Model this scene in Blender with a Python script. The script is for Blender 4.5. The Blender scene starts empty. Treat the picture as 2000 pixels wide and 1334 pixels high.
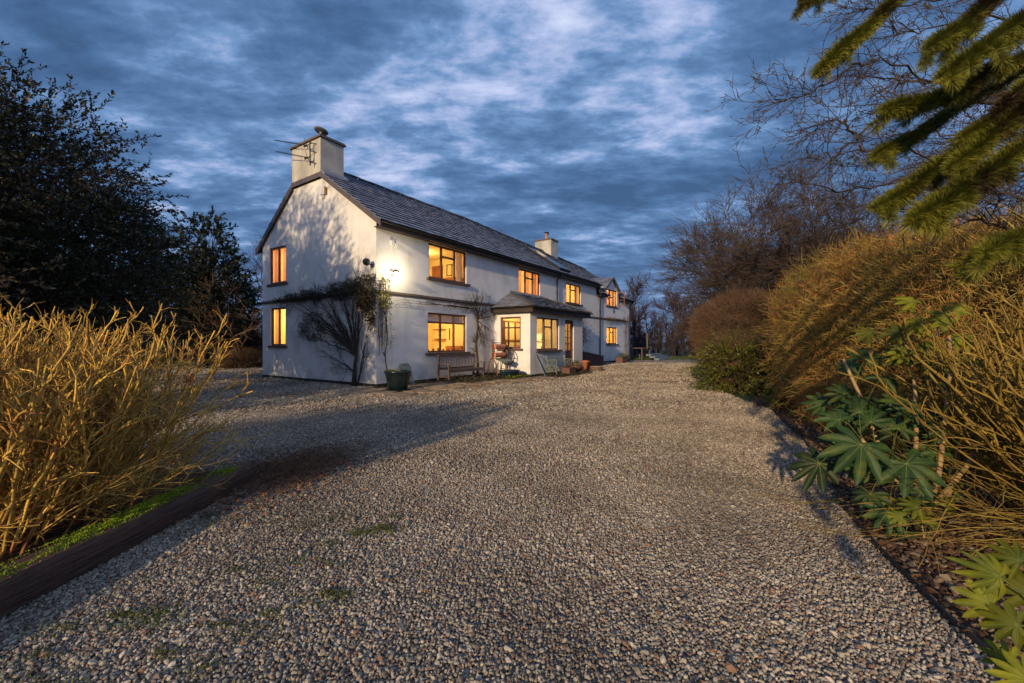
import bpy, math, random
import numpy as np
from mathutils import Vector, Matrix, Euler
random.seed(7)
RS = np.random.default_rng(11)
sc = bpy.context.scene
COL = sc.collection

# ------------------------------------------------------------------ camera
cam = bpy.data.cameras.new("camera")
cam.sensor_width = 36.0
cam.lens = 833.0 / 2000.0 * 36.0
cam.shift_y = 0.0005
cam.clip_end = 3000
cam.dof.use_dof = True
cam.dof.focus_distance = 9.0
cam.dof.aperture_fstop = 4.0
camo = bpy.data.objects.new("camera", cam)
camo.location = (0, 0, 1.45)
camo.rotation_euler = (math.radians(90), 0, 0)
COL.objects.link(camo)
sc.camera = camo

# ------------------------------------------------------------------ light
SUN_AZ = math.radians(26.0)      # light travels this much right of camera forward
SUN_EL = math.radians(13.0)
sun = bpy.data.lights.new("unseen_lamp_sun", 'SUN')  # sun lamp standing in for the unseen lamp behind the camera
sun.energy = 4.6
sun.angle = math.radians(1.0)
sun.color = (1.0, 0.74, 0.44)
suno = bpy.data.objects.new("unseen_lamp_sun", sun)
suno.rotation_euler = Vector((math.sin(SUN_AZ) * math.cos(SUN_EL), math.cos(SUN_AZ) * math.cos(SUN_EL), -math.sin(SUN_EL))).to_track_quat('-Z', 'Y').to_euler()
COL.objects.link(suno)

# ------------------------------------------------------------------ world: dusk sky with cloud deck
w = bpy.data.worlds.new("World")
sc.world = w
w.use_nodes = True
nt = w.node_tree
nt.nodes.clear()
def nn(t, **k):
    n = nt.nodes.new(t)
    for a, b in k.items():
        setattr(n, a, b)
    return n
def lk(a, b):
    nt.links.new(a, b)
def wmath(op, a, b=None, clamp=False):
    n = nn('ShaderNodeMath', operation=op)
    n.use_clamp = clamp
    for i, x in enumerate((a, b)):
        if x is None:
            continue
        if isinstance(x, (int, float)):
            n.inputs[i].default_value = x
        else:
            lk(x, n.inputs[i])
    return n.outputs[0]
tc = nn('ShaderNodeTexCoord')
sep = nn('ShaderNodeSeparateXYZ')
lk(tc.outputs['Generated'], sep.inputs[0])
dx, dy, dz = sep.outputs
zc = wmath('ADD', wmath('MAXIMUM', dz, 0.0), 0.13)
comb = nn('ShaderNodeCombineXYZ')
lk(wmath('MULTIPLY', wmath('DIVIDE', dx, zc), 0.62), comb.inputs[0])
lk(wmath('DIVIDE', dy, zc), comb.inputs[1])
def wnoise(scale, detail, rough, dist, off, src=None):
    mp = nn('ShaderNodeMapping')
    mp.inputs['Location'].default_value = off
    lk(src or comb.outputs[0], mp.inputs[0])
    n = nn('ShaderNodeTexNoise')
    n.inputs['Scale'].default_value = scale
    n.inputs['Detail'].default_value = detail
    n.inputs['Roughness'].default_value = rough
    n.inputs['Distortion'].default_value = dist
    lk(mp.outputs[0], n.inputs['Vector'])
    return n.outputs['Fac']
n1 = wnoise(3.1, 10, 0.60, 0.12, (3.1, 1.7, 0.4))
n2 = wnoise(1.0, 3, 0.5, 0.1, (5.1, 2.3, 7.0))
n3 = wnoise(9.0, 8, 0.62, 0.1, (1.3, 9.1, 5.0))
# thin place in the cloud deck, upper middle of the view
def lobe(d, p):
    v = Vector(d).normalized()
    dt = nn('ShaderNodeVectorMath', operation='DOT_PRODUCT')
    lk(tc.outputs['Generated'], dt.inputs[0])
    dt.inputs[1].default_value = v
    return wmath('POWER', wmath('MAXIMUM', dt.outputs['Value'], 0.0), p)
thin = wmath('ADD', wmath('ADD', lobe((0.03, 1, 0.70), 20), wmath('MULTIPLY', lobe((0.40, 1, 0.60), 60), 0.55)), wmath('MULTIPLY', lobe((-0.75, 1, 0.6), 50), 0.10))
m = wmath('ADD', wmath('MULTIPLY', wmath('SUBTRACT', n1, 0.5), 1.85), wmath('MULTIPLY', wmath('SUBTRACT', n2, 0.5), 0.55))
m = wmath('ADD', m, wmath('MULTIPLY', wmath('SUBTRACT', n3, 0.5), 0.80))
m = wmath('ADD', wmath('ADD', m, wmath('MULTIPLY', thin, 0.22)), 0.335)
ramp = nn('ShaderNodeValToRGB')
lk(m, ramp.inputs[0])
cr = ramp.color_ramp
cr.elements[0].position = 0.08
cr.elements[0].color = (0.050, 0.112, 0.245, 1)
cr.elements[1].position = 0.98
cr.elements[1].color = (0.68, 0.75, 0.97, 1)
for p, c in ((0.28, (0.074, 0.160, 0.340, 1)), (0.44, (0.112, 0.222, 0.44, 1)), (0.55, (0.175, 0.315, 0.58, 1)), (0.65, (0.32, 0.43, 0.71, 1)), (0.78, (0.49, 0.58, 0.85, 1))):
    e = cr.elements.new(p)
    e.color = c
# towards the horizon the deck merges into one dull lilac tone
hz = wmath('POWER', wmath('SUBTRACT', 1.0, wmath('MAXIMUM', dz, 0.0), clamp=True), 14)
mixh = nn('ShaderNodeMix', data_type='RGBA')
lk(wmath('MULTIPLY', hz, 0.75), mixh.inputs['Factor'])
lk(ramp.outputs[0], mixh.inputs[6])
mixh.inputs[7].default_value = (0.165, 0.225, 0.41, 1)
# extra unseen glow behind the camera, added to lift the ambient light
back = wmath('POWER', wmath('MULTIPLY', wmath('ADD', wmath('MULTIPLY', dy, -1.0), 0.35, clamp=True), 0.75), 1.2)
bk = nn('ShaderNodeMix', data_type='RGBA', blend_type='ADD')
lk(back, bk.inputs['Factor'])
lk(mixh.outputs[2], bk.inputs[6])
bk.inputs[7].default_value = (0.36, 0.39, 0.57, 1)
bg = nn('ShaderNodeBackground')
lk(bk.outputs[2], bg.inputs[0])
bg.inputs[1].default_value = 1.0
skyt = nn('ShaderNodeTexSky', sky_type='NISHITA')
skyt.sun_disc = False
skyt.sun_elevation = SUN_EL
skyt.sun_rotation = math.radians(180) + SUN_AZ
bg2 = nn('ShaderNodeBackground')
lk(skyt.outputs[0], bg2.inputs[0])
bg2.inputs[1].default_value = 0.004
ad = nn('ShaderNodeAddShader')
lk(bg.outputs[0], ad.inputs[0])
lk(bg2.outputs[0], ad.inputs[1])
wo = nn('ShaderNodeOutputWorld')
lk(ad.outputs[0], wo.inputs[0])

vs = sc.view_settings
vs.view_transform = 'Standard'
vs.look = 'None'
vs.gamma = 1
vs.exposure = 0.0
vs.use_curve_mapping = False
sc.render.engine = 'CYCLES'
cy = sc.cycles
cy.use_denoising = True
cy.max_bounces = 6
cy.diffuse_bounces = 3
cy.transparent_max_bounces = 12
cy.sample_clamp_indirect = 4.0
cy.sample_clamp_direct = 0.0
cy.caustics_reflective = False
cy.caustics_refractive = False

# ------------------------------------------------------------------ materials
MATS = {}
def mat(name, c1, c2=None, rough=0.8, scale=6.0, bump=0.0, bscale=None, detail=4, metallic=0.0, coords='Object', stretch=None, lo=0.35, hi=0.65, island=0.0, trans=0.0, spec=0.3, emit=None, estr=0.0, c3=None, s3=1.0, l3=0.5, h3=0.62):
    if name in MATS:
        return MATS[name]
    m = bpy.data.materials.new(name)
    m.use_nodes = True
    t = m.node_tree
    p = t.nodes['Principled BSDF']
    L = t.links.new
    p.inputs['Roughness'].default_value = rough
    p.inputs['Metallic'].default_value = metallic
    p.inputs['Specular IOR Level'].default_value = spec
    co = t.nodes.new('ShaderNodeTexCoord')
    src = co.outputs[coords]
    if stretch:
        mp = t.nodes.new('ShaderNodeMapping')
        mp.inputs['Scale'].default_value = stretch
        L(src, mp.inputs[0])
        src = mp.outputs[0]
    c2 = c2 or tuple(x * 0.7 for x in c1)
    nz = t.nodes.new('ShaderNodeTexNoise')
    nz.inputs['Scale'].default_value = scale
    nz.inputs['Detail'].default_value = detail
    nz.inputs['Roughness'].default_value = 0.6
    L(src, nz.inputs['Vector'])
    mr = t.nodes.new('ShaderNodeMapRange')
    mr.inputs[1].default_value = lo
    mr.inputs[2].default_value = hi
    L(nz.outputs['Fac'], mr.inputs[0])
    mx = t.nodes.new('ShaderNodeMix')
    mx.data_type = 'RGBA'
    L(mr.outputs[0], mx.inputs['Factor'])
    mx.inputs[6].default_value = (*c1, 1)
    mx.inputs[7].default_value = (*c2, 1)
    out = mx.outputs[2]
    if c3:
        nz3 = t.nodes.new('ShaderNodeTexNoise')
        nz3.inputs['Scale'].default_value = s3
        nz3.inputs['Detail'].default_value = 5
        L(co.outputs[coords], nz3.inputs['Vector'])
        mr3 = t.nodes.new('ShaderNodeMapRange')
        mr3.inputs[1].default_value = l3
        mr3.inputs[2].default_value = h3
        L(nz3.outputs['Fac'], mr3.inputs[0])
        mx3 = t.nodes.new('ShaderNodeMix')
        mx3.data_type = 'RGBA'
        L(mr3.outputs[0], mx3.inputs['Factor'])
        L(out, mx3.inputs[6])
        mx3.inputs[7].default_value = (*c3, 1)
        out = mx3.outputs[2]
    if island:
        ge = t.nodes.new('ShaderNodeNewGeometry')
        hs = t.nodes.new('ShaderNodeHueSaturation')
        ma = t.nodes.new('ShaderNodeMapRange')
        ma.inputs[3].default_value = 1 - island
        ma.inputs[4].default_value = 1 + island
        L(ge.outputs['Random Per Island'], ma.inputs[0])
        L(ma.outputs[0], hs.inputs['Value'])
        L(out, hs.inputs['Color'])
        out = hs.outputs[0]
    L(out, p.inputs['Base Color'])
    if bump:
        nb = t.nodes.new('ShaderNodeTexNoise')
        nb.inputs['Scale'].default_value = bscale or scale * 4
        nb.inputs['Detail'].default_value = 5
        L(src, nb.inputs['Vector'])
        bp = t.nodes.new('ShaderNodeBump')
        bp.inputs['Strength'].default_value = 1.0
        bp.inputs['Distance'].default_value = bump
        L(nb.outputs['Fac'], bp.inputs['Height'])
        L(bp.outputs[0], p.inputs['Normal'])
    if emit:
        p.inputs['Emission Color'].default_value = (*emit, 1)
        p.inputs['Emission Strength'].default_value = estr
    if trans:
        tr = t.nodes.new('ShaderNodeBsdfTranslucent')
        L(out, tr.inputs[0])
        ms = t.nodes.new('ShaderNodeMixShader')
        ms.inputs[0].default_value = trans
        L(p.outputs[0], ms.inputs[1])
        L(tr.outputs[0], ms.inputs[2])
        L(ms.outputs[0], t.nodes['Material Output'].inputs[0])
    MATS[name] = m
    return m

mat('render_wall', (0.72, 0.70, 0.665), (0.66, 0.64, 0.605), rough=0.9, scale=1.6, bump=0.004, bscale=45, c3=(0.50, 0.49, 0.46), s3=0.8, l3=0.50, h3=0.80)
def wall_stains():
    m = MATS['render_wall']; t = m.node_tree; p = t.nodes['Principled BSDF']; L = t.links.new
    src = p.inputs['Base Color'].links[0].from_socket
    co = t.nodes.new('ShaderNodeTexCoord')
    def nz(scale, st, lo, hi):
        mp = t.nodes.new('ShaderNodeMapping'); mp.inputs['Scale'].default_value = st; L(co.outputs['Object'], mp.inputs[0])
        n = t.nodes.new('ShaderNodeTexNoise'); n.inputs['Scale'].default_value = scale; n.inputs['Detail'].default_value = 7; n.inputs['Roughness'].default_value = 0.65; L(mp.outputs[0], n.inputs['Vector'])
        r = t.nodes.new('ShaderNodeMapRange'); r.inputs[1].default_value = lo; r.inputs[2].default_value = hi; L(n.outputs['Fac'], r.inputs[0]); return r.outputs[0]
    streak = nz(2.6, (1, 1, 0.10), 0.52, 0.78)
    sp = t.nodes.new('ShaderNodeSeparateXYZ'); L(co.outputs['Object'], sp.inputs[0])
    zr = t.nodes.new('ShaderNodeMapRange'); zr.inputs[1].default_value = 0.95; zr.inputs[2].default_value = 0.10; zr.inputs[3].default_value = 0.0; zr.inputs[4].default_value = 1.0; L(sp.outputs[2], zr.inputs[0])
    damp = nz(1.7, (1, 1, 1.6), 0.40, 0.68)
    mu = t.nodes.new('ShaderNodeMath'); mu.operation = 'MULTIPLY'; L(zr.outputs[0], mu.inputs[0]); L(damp, mu.inputs[1])
    m1 = t.nodes.new('ShaderNodeMix'); m1.data_type = 'RGBA'
    ml = t.nodes.new('ShaderNodeMath'); ml.operation = 'MULTIPLY'; ml.inputs[1].default_value = 0.42; L(streak, ml.inputs[0]); L(ml.outputs[0], m1.inputs['Factor'])
    L(src, m1.inputs[6]); m1.inputs[7].default_value = (0.46, 0.44, 0.40, 1)
    m2 = t.nodes.new('ShaderNodeMix'); m2.data_type = 'RGBA'; ml2 = t.nodes.new('ShaderNodeMath'); ml2.operation = 'MULTIPLY'; ml2.inputs[1].default_value = 0.6; L(mu.outputs[0], ml2.inputs[0]); L(ml2.outputs[0], m2.inputs['Factor'])
    L(m1.outputs[2], m2.inputs[6]); m2.inputs[7].default_value = (0.30, 0.31, 0.25, 1); L(m2.outputs[2], p.inputs['Base Color'])
wall_stains()
mat('chimney_render', (0.50, 0.47, 0.40), (0.40, 0.38, 0.33), rough=0.9, scale=3, bump=0.004, bscale=40, stretch=(1, 1, 0.25), c3=(0.26, 0.25, 0.22), s3=1.6, l3=0.45, h3=0.75)
mat('plinth', (0.018, 0.020, 0.022), (0.035, 0.035, 0.03), scale=5)
mat('slate', (0.185, 0.20, 0.245), (0.12, 0.13, 0.165), rough=0.6, scale=9, bump=0.004, bscale=30, island=0.30, spec=0.4, c3=(0.13, 0.12, 0.09), s3=2.2, l3=0.56, h3=0.72)
mat('ridge', (0.09, 0.085, 0.085), (0.06, 0.055, 0.05), scale=6, bump=0.01, island=0.2)
mat('dark_trim', (0.030, 0.022, 0.020), (0.045, 0.032, 0.026), rough=0.5, scale=5)
mat('board', (0.105, 0.09, 0.095), (0.075, 0.062, 0.065), rough=0.6, scale=6, stretch=(1, 1, 6))
mat('window_wood', (0.14, 0.058, 0.034), (0.09, 0.038, 0.025), rough=0.5, scale=8)
mat('sill', (0.115, 0.075, 0.055), (0.08, 0.052, 0.04), rough=0.8, scale=8, bump=0.004)
mat('string', (0.15, 0.115, 0.095), (0.10, 0.078, 0.065), rough=0.85, scale=7, bump=0.006)
mat('iron_black', (0.012, 0.012, 0.014), (0.02, 0.02, 0.02), rough=0.4)
mat('lead', (0.20, 0.22, 0.25), (0.15, 0.16, 0.19), rough=0.5)
mat('white_plastic', (0.7, 0.7, 0.7), (0.62, 0.62, 0.62), rough=0.4)
mat('amber_plastic', (0.30, 0.15, 0.03), (0.25, 0.12, 0.02), rough=0.3)
mat('alu', (0.35, 0.36, 0.38), (0.28, 0.28, 0.3), rough=0.4, metallic=0.5)
mat('clay', (0.40, 0.20, 0.12), (0.30, 0.15, 0.09), rough=0.8, scale=10)
mat('blind', (0.62, 0.58, 0.62), (0.56, 0.53, 0.58), rough=0.9, trans=0.3)
mat('curtain', (0.84, 0.60, 0.32), (0.74, 0.50, 0.24), rough=0.9, scale=8, stretch=(8, 8, 0.5), trans=0.45)
mat('curtain_pale', (0.75, 0.62, 0.45), (0.66, 0.52, 0.36), rough=0.9, scale=8, stretch=(8, 8, 0.5), trans=0.45)
mat('room_paint', (0.84, 0.70, 0.38), (0.80, 0.65, 0.33), rough=0.9, scale=1.0)
mat('room_orange', (0.84, 0.60, 0.32), (0.78, 0.54, 0.28), rough=0.9, scale=1.0)
mat('furniture', (0.35, 0.14, 0.05), (0.22, 0.08, 0.03), rough=0.6, scale=5)
mat('white_sash', (0.6, 0.56, 0.5), (0.55, 0.5, 0.46), rough=0.5)
mat('teak', (0.105, 0.068, 0.056), (0.07, 0.046, 0.04), rough=0.7, scale=9, stretch=(1, 1, 5), island=0.15)
mat('rust_iron', (0.19, 0.070, 0.030), (0.10, 0.035, 0.018), rough=0.7, scale=20, bump=0.002)
mat('roller', (0.50, 0.195, 0.11), (0.40, 0.145, 0.08), rough=0.7, scale=8)
mat('wheel_iron', (0.06, 0.055, 0.06), (0.09, 0.06, 0.05), rough=0.5)
mat('glaze_teal', (0.006, 0.018, 0.022), (0.004, 0.010, 0.014), rough=0.25, spec=0.6, scale=6)
mat('glaze_blue', (0.015, 0.045, 0.075), (0.01, 0.03, 0.045), rough=0.3, spec=0.5)
mat('stone_green', (0.19, 0.22, 0.19), (0.12, 0.15, 0.13), scale=7, bump=0.006)
mat('stone_slate', (0.16, 0.20, 0.23), (0.09, 0.12, 0.14), scale=7, bump=0.006)
mat('bench_slat', (0.21, 0.26, 0.32), (0.15, 0.19, 0.24), rough=0.6, scale=12)
mat('iron_sage', (0.15, 0.19, 0.13), (0.10, 0.13, 0.09), rough=0.6, scale=14)
mat('brick', (0.125, 0.062, 0.050), (0.085, 0.045, 0.038), scale=12, bump=0.006, island=0.25)
mat('terracotta', (0.42, 0.16, 0.07), (0.32, 0.11, 0.05), scale=9)
mat('soil', (0.03, 0.022, 0.016), (0.02, 0.014, 0.01), scale=20, bump=0.01)
mat('log_bark', (0.15, 0.10, 0.06), (0.08, 0.055, 0.035), scale=12, bump=0.01)
mat('log_end', (0.42, 0.30, 0.16), (0.33, 0.22, 0.11), scale=12)
mat('sandstone', (0.30, 0.215, 0.13), (0.215, 0.145, 0.09), scale=4, bump=0.006, island=0.22, c3=(0.12, 0.10, 0.06), s3=3)
mat('timber', (0.115, 0.062, 0.040), (0.060, 0.034, 0.024), scale=5, bump=0.015, bscale=9, stretch=(8, 0.8, 8))
mat('moss', (0.30, 0.40, 0.018), (0.17, 0.24, 0.015), scale=9, rough=0.95, island=0.3, trans=0.2)
mat('edge_metal', (0.02, 0.022, 0.028), (0.03, 0.03, 0.03), rough=0.6)
# plants
mat('stem_yellow', (0.68, 0.43, 0.085), (0.36, 0.19, 0.04), scale=22, rough=0.85, island=0.4, bump=0.0015, bscale=120, c3=(0.27, 0.095, 0.035), s3=3.5, l3=0.54, h3=0.70)
mat('stem_olive', (0.27, 0.19, 0.035), (0.17, 0.105, 0.025), scale=7, rough=0.8, island=0.3)
mat('twig_orange', (0.58, 0.275, 0.075), (0.38, 0.16, 0.05), scale=3, rough=0.85, island=0.35, c3=(0.26, 0.19, 0.045), s3=0.9, l3=0.48, h3=0.62)
mat('twig_brown', (0.16, 0.095, 0.05), (0.10, 0.058, 0.034), scale=3, rough=0.85, island=0.35)
mat('twig_olive', (0.34, 0.265, 0.06), (0.22, 0.155, 0.04), scale=3, rough=0.85, island=0.3)
mat('twig_hazel', (0.080, 0.056, 0.038), (0.045, 0.032, 0.024), scale=3, rough=0.85, island=0.35)
mat('twig_over', (0.085, 0.060, 0.036), (0.05, 0.036, 0.024), scale=3, rough=0.85, island=0.3)
mat('twig_purple', (0.060, 0.038, 0.042), (0.040, 0.026, 0.032), scale=2, rough=0.85, island=0.3)
mat('bark_dark', (0.060, 0.042, 0.030), (0.035, 0.026, 0.020), scale=9, bump=0.008, rough=0.9)
mat('bark_pale', (0.36, 0.255, 0.12), (0.26, 0.17, 0.08), scale=16, bump=0.003)
mat('leaf_dark', (0.042, 0.052, 0.024), (0.022, 0.028, 0.014), scale=0.8, rough=0.45, island=0.5, trans=0.12, c3=(0.115, 0.080, 0.042), s3=0.55, l3=0.48, h3=0.62)
mat('leaf_conifer', (0.020, 0.030, 0.018), (0.012, 0.018, 0.012), scale=1, rough=0.6, island=0.45)
mat('leaf_bush', (0.14, 0.155, 0.016), (0.075, 0.09, 0.012), scale=2, rough=0.4, island=0.5, trans=0.15)
mat('leaf_fatsia', (0.032, 0.070, 0.016), (0.018, 0.042, 0.012), scale=6, rough=0.5, island=0.5, trans=0.2, spec=0.25, c3=(0.075, 0.095, 0.015), s3=9, l3=0.55, h3=0.7)
mat('leaf_lime', (0.19, 0.19, 0.010), (0.07, 0.10, 0.010), scale=9, rough=0.55, island=0.45, trans=0.25, spec=0.2, c3=(0.12, 0.07, 0.015), s3=14, l3=0.60, h3=0.70)
mat('vein', (0.13, 0.165, 0.035), (0.10, 0.13, 0.03), scale=6)
mat('petiole', (0.085, 0.11, 0.028), (0.06, 0.08, 0.02), scale=6)
mat('leaf_ivy', (0.040, 0.050, 0.022), (0.045, 0.026, 0.018), scale=3, rough=0.5, island=0.5, trans=0.1)
mat('leaf_yellow', (0.30, 0.27, 0.05), (0.16, 0.19, 0.04), scale=8, rough=0.5, island=0.35, trans=0.2)
mat('leaf_rust', (0.36, 0.17, 0.035), (0.10, 0.10, 0.03), scale=6, rough=0.6, island=0.35, trans=0.2)
mat('needle', (0.21, 0.205, 0.022), (0.12, 0.13, 0.018), scale=5, rough=0.6, island=0.4, trans=0.15, c3=(0.045, 0.03, 0.014), s3=1.6, l3=0.56, h3=0.66)
mat('grass_blade', (0.05, 0.085, 0.018), (0.035, 0.055, 0.014), scale=2, rough=0.7, island=0.4)
mat('lawn', (0.050, 0.075, 0.016), (0.030, 0.048, 0.014), scale=3, bump=0.03, bscale=30, c3=(0.07, 0.055, 0.03), s3=0.3)
mat('litter', (0.20, 0.095, 0.045), (0.11, 0.055, 0.03), scale=8, island=0.5)
mat('far_wood', (0.040, 0.028, 0.030), (0.026, 0.020, 0.024), scale=0.8, island=0.3)

def glass_mat():
    m = bpy.data.materials.new('glass')
    m.use_nodes = True
    t = m.node_tree
    t.nodes.clear()
    o = t.nodes.new('ShaderNodeOutputMaterial')
    mx = t.nodes.new('ShaderNodeMixShader')
    tr = t.nodes.new('ShaderNodeBsdfTransparent')
    gl = t.nodes.new('ShaderNodeBsdfGlossy')
    gl.inputs['Roughness'].default_value = 0.02
    lw = t.nodes.new('ShaderNodeLayerWeight')
    lw.inputs[0].default_value = 0.5
    pw_ = t.nodes.new('ShaderNodeMath')
    pw_.operation = 'POWER'
    pw_.inputs[1].default_value = 3.5
    t.links.new(lw.outputs['Facing'], pw_.inputs[0])
    ma_ = t.nodes.new('ShaderNodeMath')
    ma_.operation = 'MULTIPLY_ADD'
    ma_.inputs[1].default_value = 0.6
    ma_.inputs[2].default_value = 0.03
    t.links.new(pw_.outputs[0], ma_.inputs[0])
    t.links.new(ma_.outputs[0], mx.inputs[0])
    t.links.new(tr.outputs[0], mx.inputs[1])
    t.links.new(gl.outputs[0], mx.inputs[2])
    t.links.new(mx.outputs[0], o.inputs[0])
    MATS['glass'] = m
glass_mat()
def lamp_mat(name, col, s):
    m = bpy.data.materials.new(name)
    m.use_nodes = True
    p = m.node_tree.nodes['Principled BSDF']
    p.inputs['Base Color'].default_value = (0.8, 0.8, 0.8, 1)
    p.inputs['Emission Color'].default_value = (*col, 1)
    p.inputs['Emission Strength'].default_value = s
    MATS[name] = m
lamp_mat('lamp_glow', (1.0, 0.90, 0.70), 26.0)
lamp_mat('bulb_glow', (1.0, 0.72, 0.35), 14.0)

# gravel: packed stones from two Voronoi layers, used on the ground sheet
def gravel_mat(name, shades, sc1, bumpd, moss=True):
    m = bpy.data.materials.new(name)
    m.use_nodes = True
    t = m.node_tree
    L = t.links.new
    p = t.nodes['Principled BSDF']
    p.inputs['Roughness'].default_value = 0.9
    p.inputs['Specular IOR Level'].default_value = 0.2
    co = t.nodes.new('ShaderNodeTexCoord')
    wn = t.nodes.new('ShaderNodeTexNoise')
    wn.inputs['Scale'].default_value = 18
    L(co.outputs['Object'], wn.inputs['Vector'])
    vm = t.nodes.new('ShaderNodeVectorMath')
    vm.operation = 'MULTIPLY_ADD'
    L(wn.outputs['Color'], vm.inputs[0])
    vm.inputs[1].default_value = (0.03, 0.03, 0.0)
    L(co.outputs['Object'], vm.inputs[2])
    vo = t.nodes.new('ShaderNodeTexVoronoi')
    vo.inputs['Scale'].default_value = sc1
    L(vm.outputs[0], vo.inputs['Vector'])
    r = t.nodes.new('ShaderNodeValToRGB')
    sp = t.nodes.new('ShaderNodeSeparateColor')
    L(vo.outputs['Color'], sp.inputs[0])
    L(sp.outputs[0], r.inputs[0])
    el = r.color_ramp
    el.interpolation = 'CONSTANT'
    el.elements[0].color = (*shades[0], 1)
    el.elements[1].position = 1.0 / len(shades)
    el.elements[1].color = (*shades[1], 1)
    for i, c in enumerate(shades[2:], 2):
        e = el.elements.new(i / len(shades))
        e.color = (*c, 1)
    # broad random patches of darker tone
    ln = t.nodes.new('ShaderNodeTexNoise')
    ln.inputs['Scale'].default_value = 0.7
    ln.inputs['Detail'].default_value = 6
    L(co.outputs['Object'], ln.inputs['Vector'])
    mr = t.nodes.new('ShaderNodeMapRange')
    mr.inputs[1].default_value = 0.4
    mr.inputs[2].default_value = 0.65
    mr.inputs[3].default_value = 1.0
    mr.inputs[4].default_value = 0.66
    L(ln.outputs['Fac'], mr.inputs[0])
    mu = t.nodes.new('ShaderNodeVectorMath')
    mu.operation = 'SCALE'
    L(r.outputs[0], mu.inputs[0])
    L(mr.outputs[0], mu.inputs['Scale'])
    L(mu.outputs[0], p.inputs['Base Color'])
    bp = t.nodes.new('ShaderNodeBump')
    bp.inputs['Strength'].default_value = 1.0
    bp.inputs['Distance'].default_value = bumpd
    bp.invert = True
    L(vo.outputs['Distance'], bp.inputs['Height'])
    L(bp.outputs[0], p.inputs['Normal'])
    MATS[name] = m
GR = [(0.92 * c[0], 0.88 * c[1], 0.82 * c[2]) for c in [(0.17, 0.145, 0.125), (0.33, 0.29, 0.235), (0.44, 0.40, 0.33), (0.25, 0.215, 0.175), (0.37, 0.33, 0.265), (0.52, 0.475, 0.40), (0.19, 0.16, 0.135), (0.30, 0.265, 0.215), (0.41, 0.37, 0.30), (0.26, 0.16, 0.11), (0.35, 0.315, 0.25)]]
gravel_mat('gravel', GR, 34, 0.030)
def stone_mat(name, shades, patch=0.62):
    m = bpy.data.materials.new(name)
    m.use_nodes = True
    t = m.node_tree
    L = t.links.new
    p = t.nodes['Principled BSDF']
    p.inputs['Roughness'].default_value = 0.85
    p.inputs['Specular IOR Level'].default_value = 0.25
    oi = t.nodes.new('ShaderNodeObjectInfo')
    r = t.nodes.new('ShaderNodeValToRGB')
    L(oi.outputs['Random'], r.inputs[0])
    el = r.color_ramp
    el.interpolation = 'CONSTANT'
    el.elements[0].color = (*shades[0], 1)
    el.elements[1].position = 1.0 / len(shades)
    el.elements[1].color = (*shades[1], 1)
    for i, c in enumerate(shades[2:], 2):
        e = el.elements.new(i / len(shades))
        e.color = (*c, 1)
    ge = t.nodes.new('ShaderNodeNewGeometry')
    ln = t.nodes.new('ShaderNodeTexNoise')
    ln.inputs['Scale'].default_value = 0.7
    ln.inputs['Detail'].default_value = 6
    L(ge.outputs['Position'], ln.inputs['Vector'])
    mr = t.nodes.new('ShaderNodeMapRange')
    mr.inputs[1].default_value = 0.4
    mr.inputs[2].default_value = 0.65
    mr.inputs[3].default_value = 1.0
    mr.inputs[4].default_value = patch
    L(ln.outputs['Fac'], mr.inputs[0])
    n2 = t.nodes.new('ShaderNodeTexNoise')
    n2.inputs['Scale'].default_value = 160
    L(ge.outputs['Position'], n2.inputs['Vector'])
    m2 = t.nodes.new('ShaderNodeMapRange')
    m2.inputs[3].default_value = 0.7
    m2.inputs[4].default_value = 1.3
    L(n2.outputs['Fac'], m2.inputs[0])
    mm = t.nodes.new('ShaderNodeMath')
    mm.operation = 'MULTIPLY'
    L(mr.outputs[0], mm.inputs[0])
    L(m2.outputs[0], mm.inputs[1])
    mu = t.nodes.new('ShaderNodeVectorMath')
    mu.operation = 'SCALE'
    L(r.outputs[0], mu.inputs[0])
    L(mm.outputs[0], mu.inputs['Scale'])
    L(mu.outputs[0], p.inputs['Base Color'])
    MATS[name] = m
stone_mat('pebble', GR)
MU = [(0.085, 0.045, 0.025), (0.13, 0.075, 0.04), (0.06, 0.032, 0.02), (0.17, 0.11, 0.06), (0.10, 0.05, 0.03), (0.24, 0.18, 0.11)]
stone_mat('bark_chip', MU, 0.8)
mat('mulch', (0.075, 0.038, 0.022), (0.045, 0.024, 0.015), scale=25, bump=0.03, bscale=30)

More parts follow.
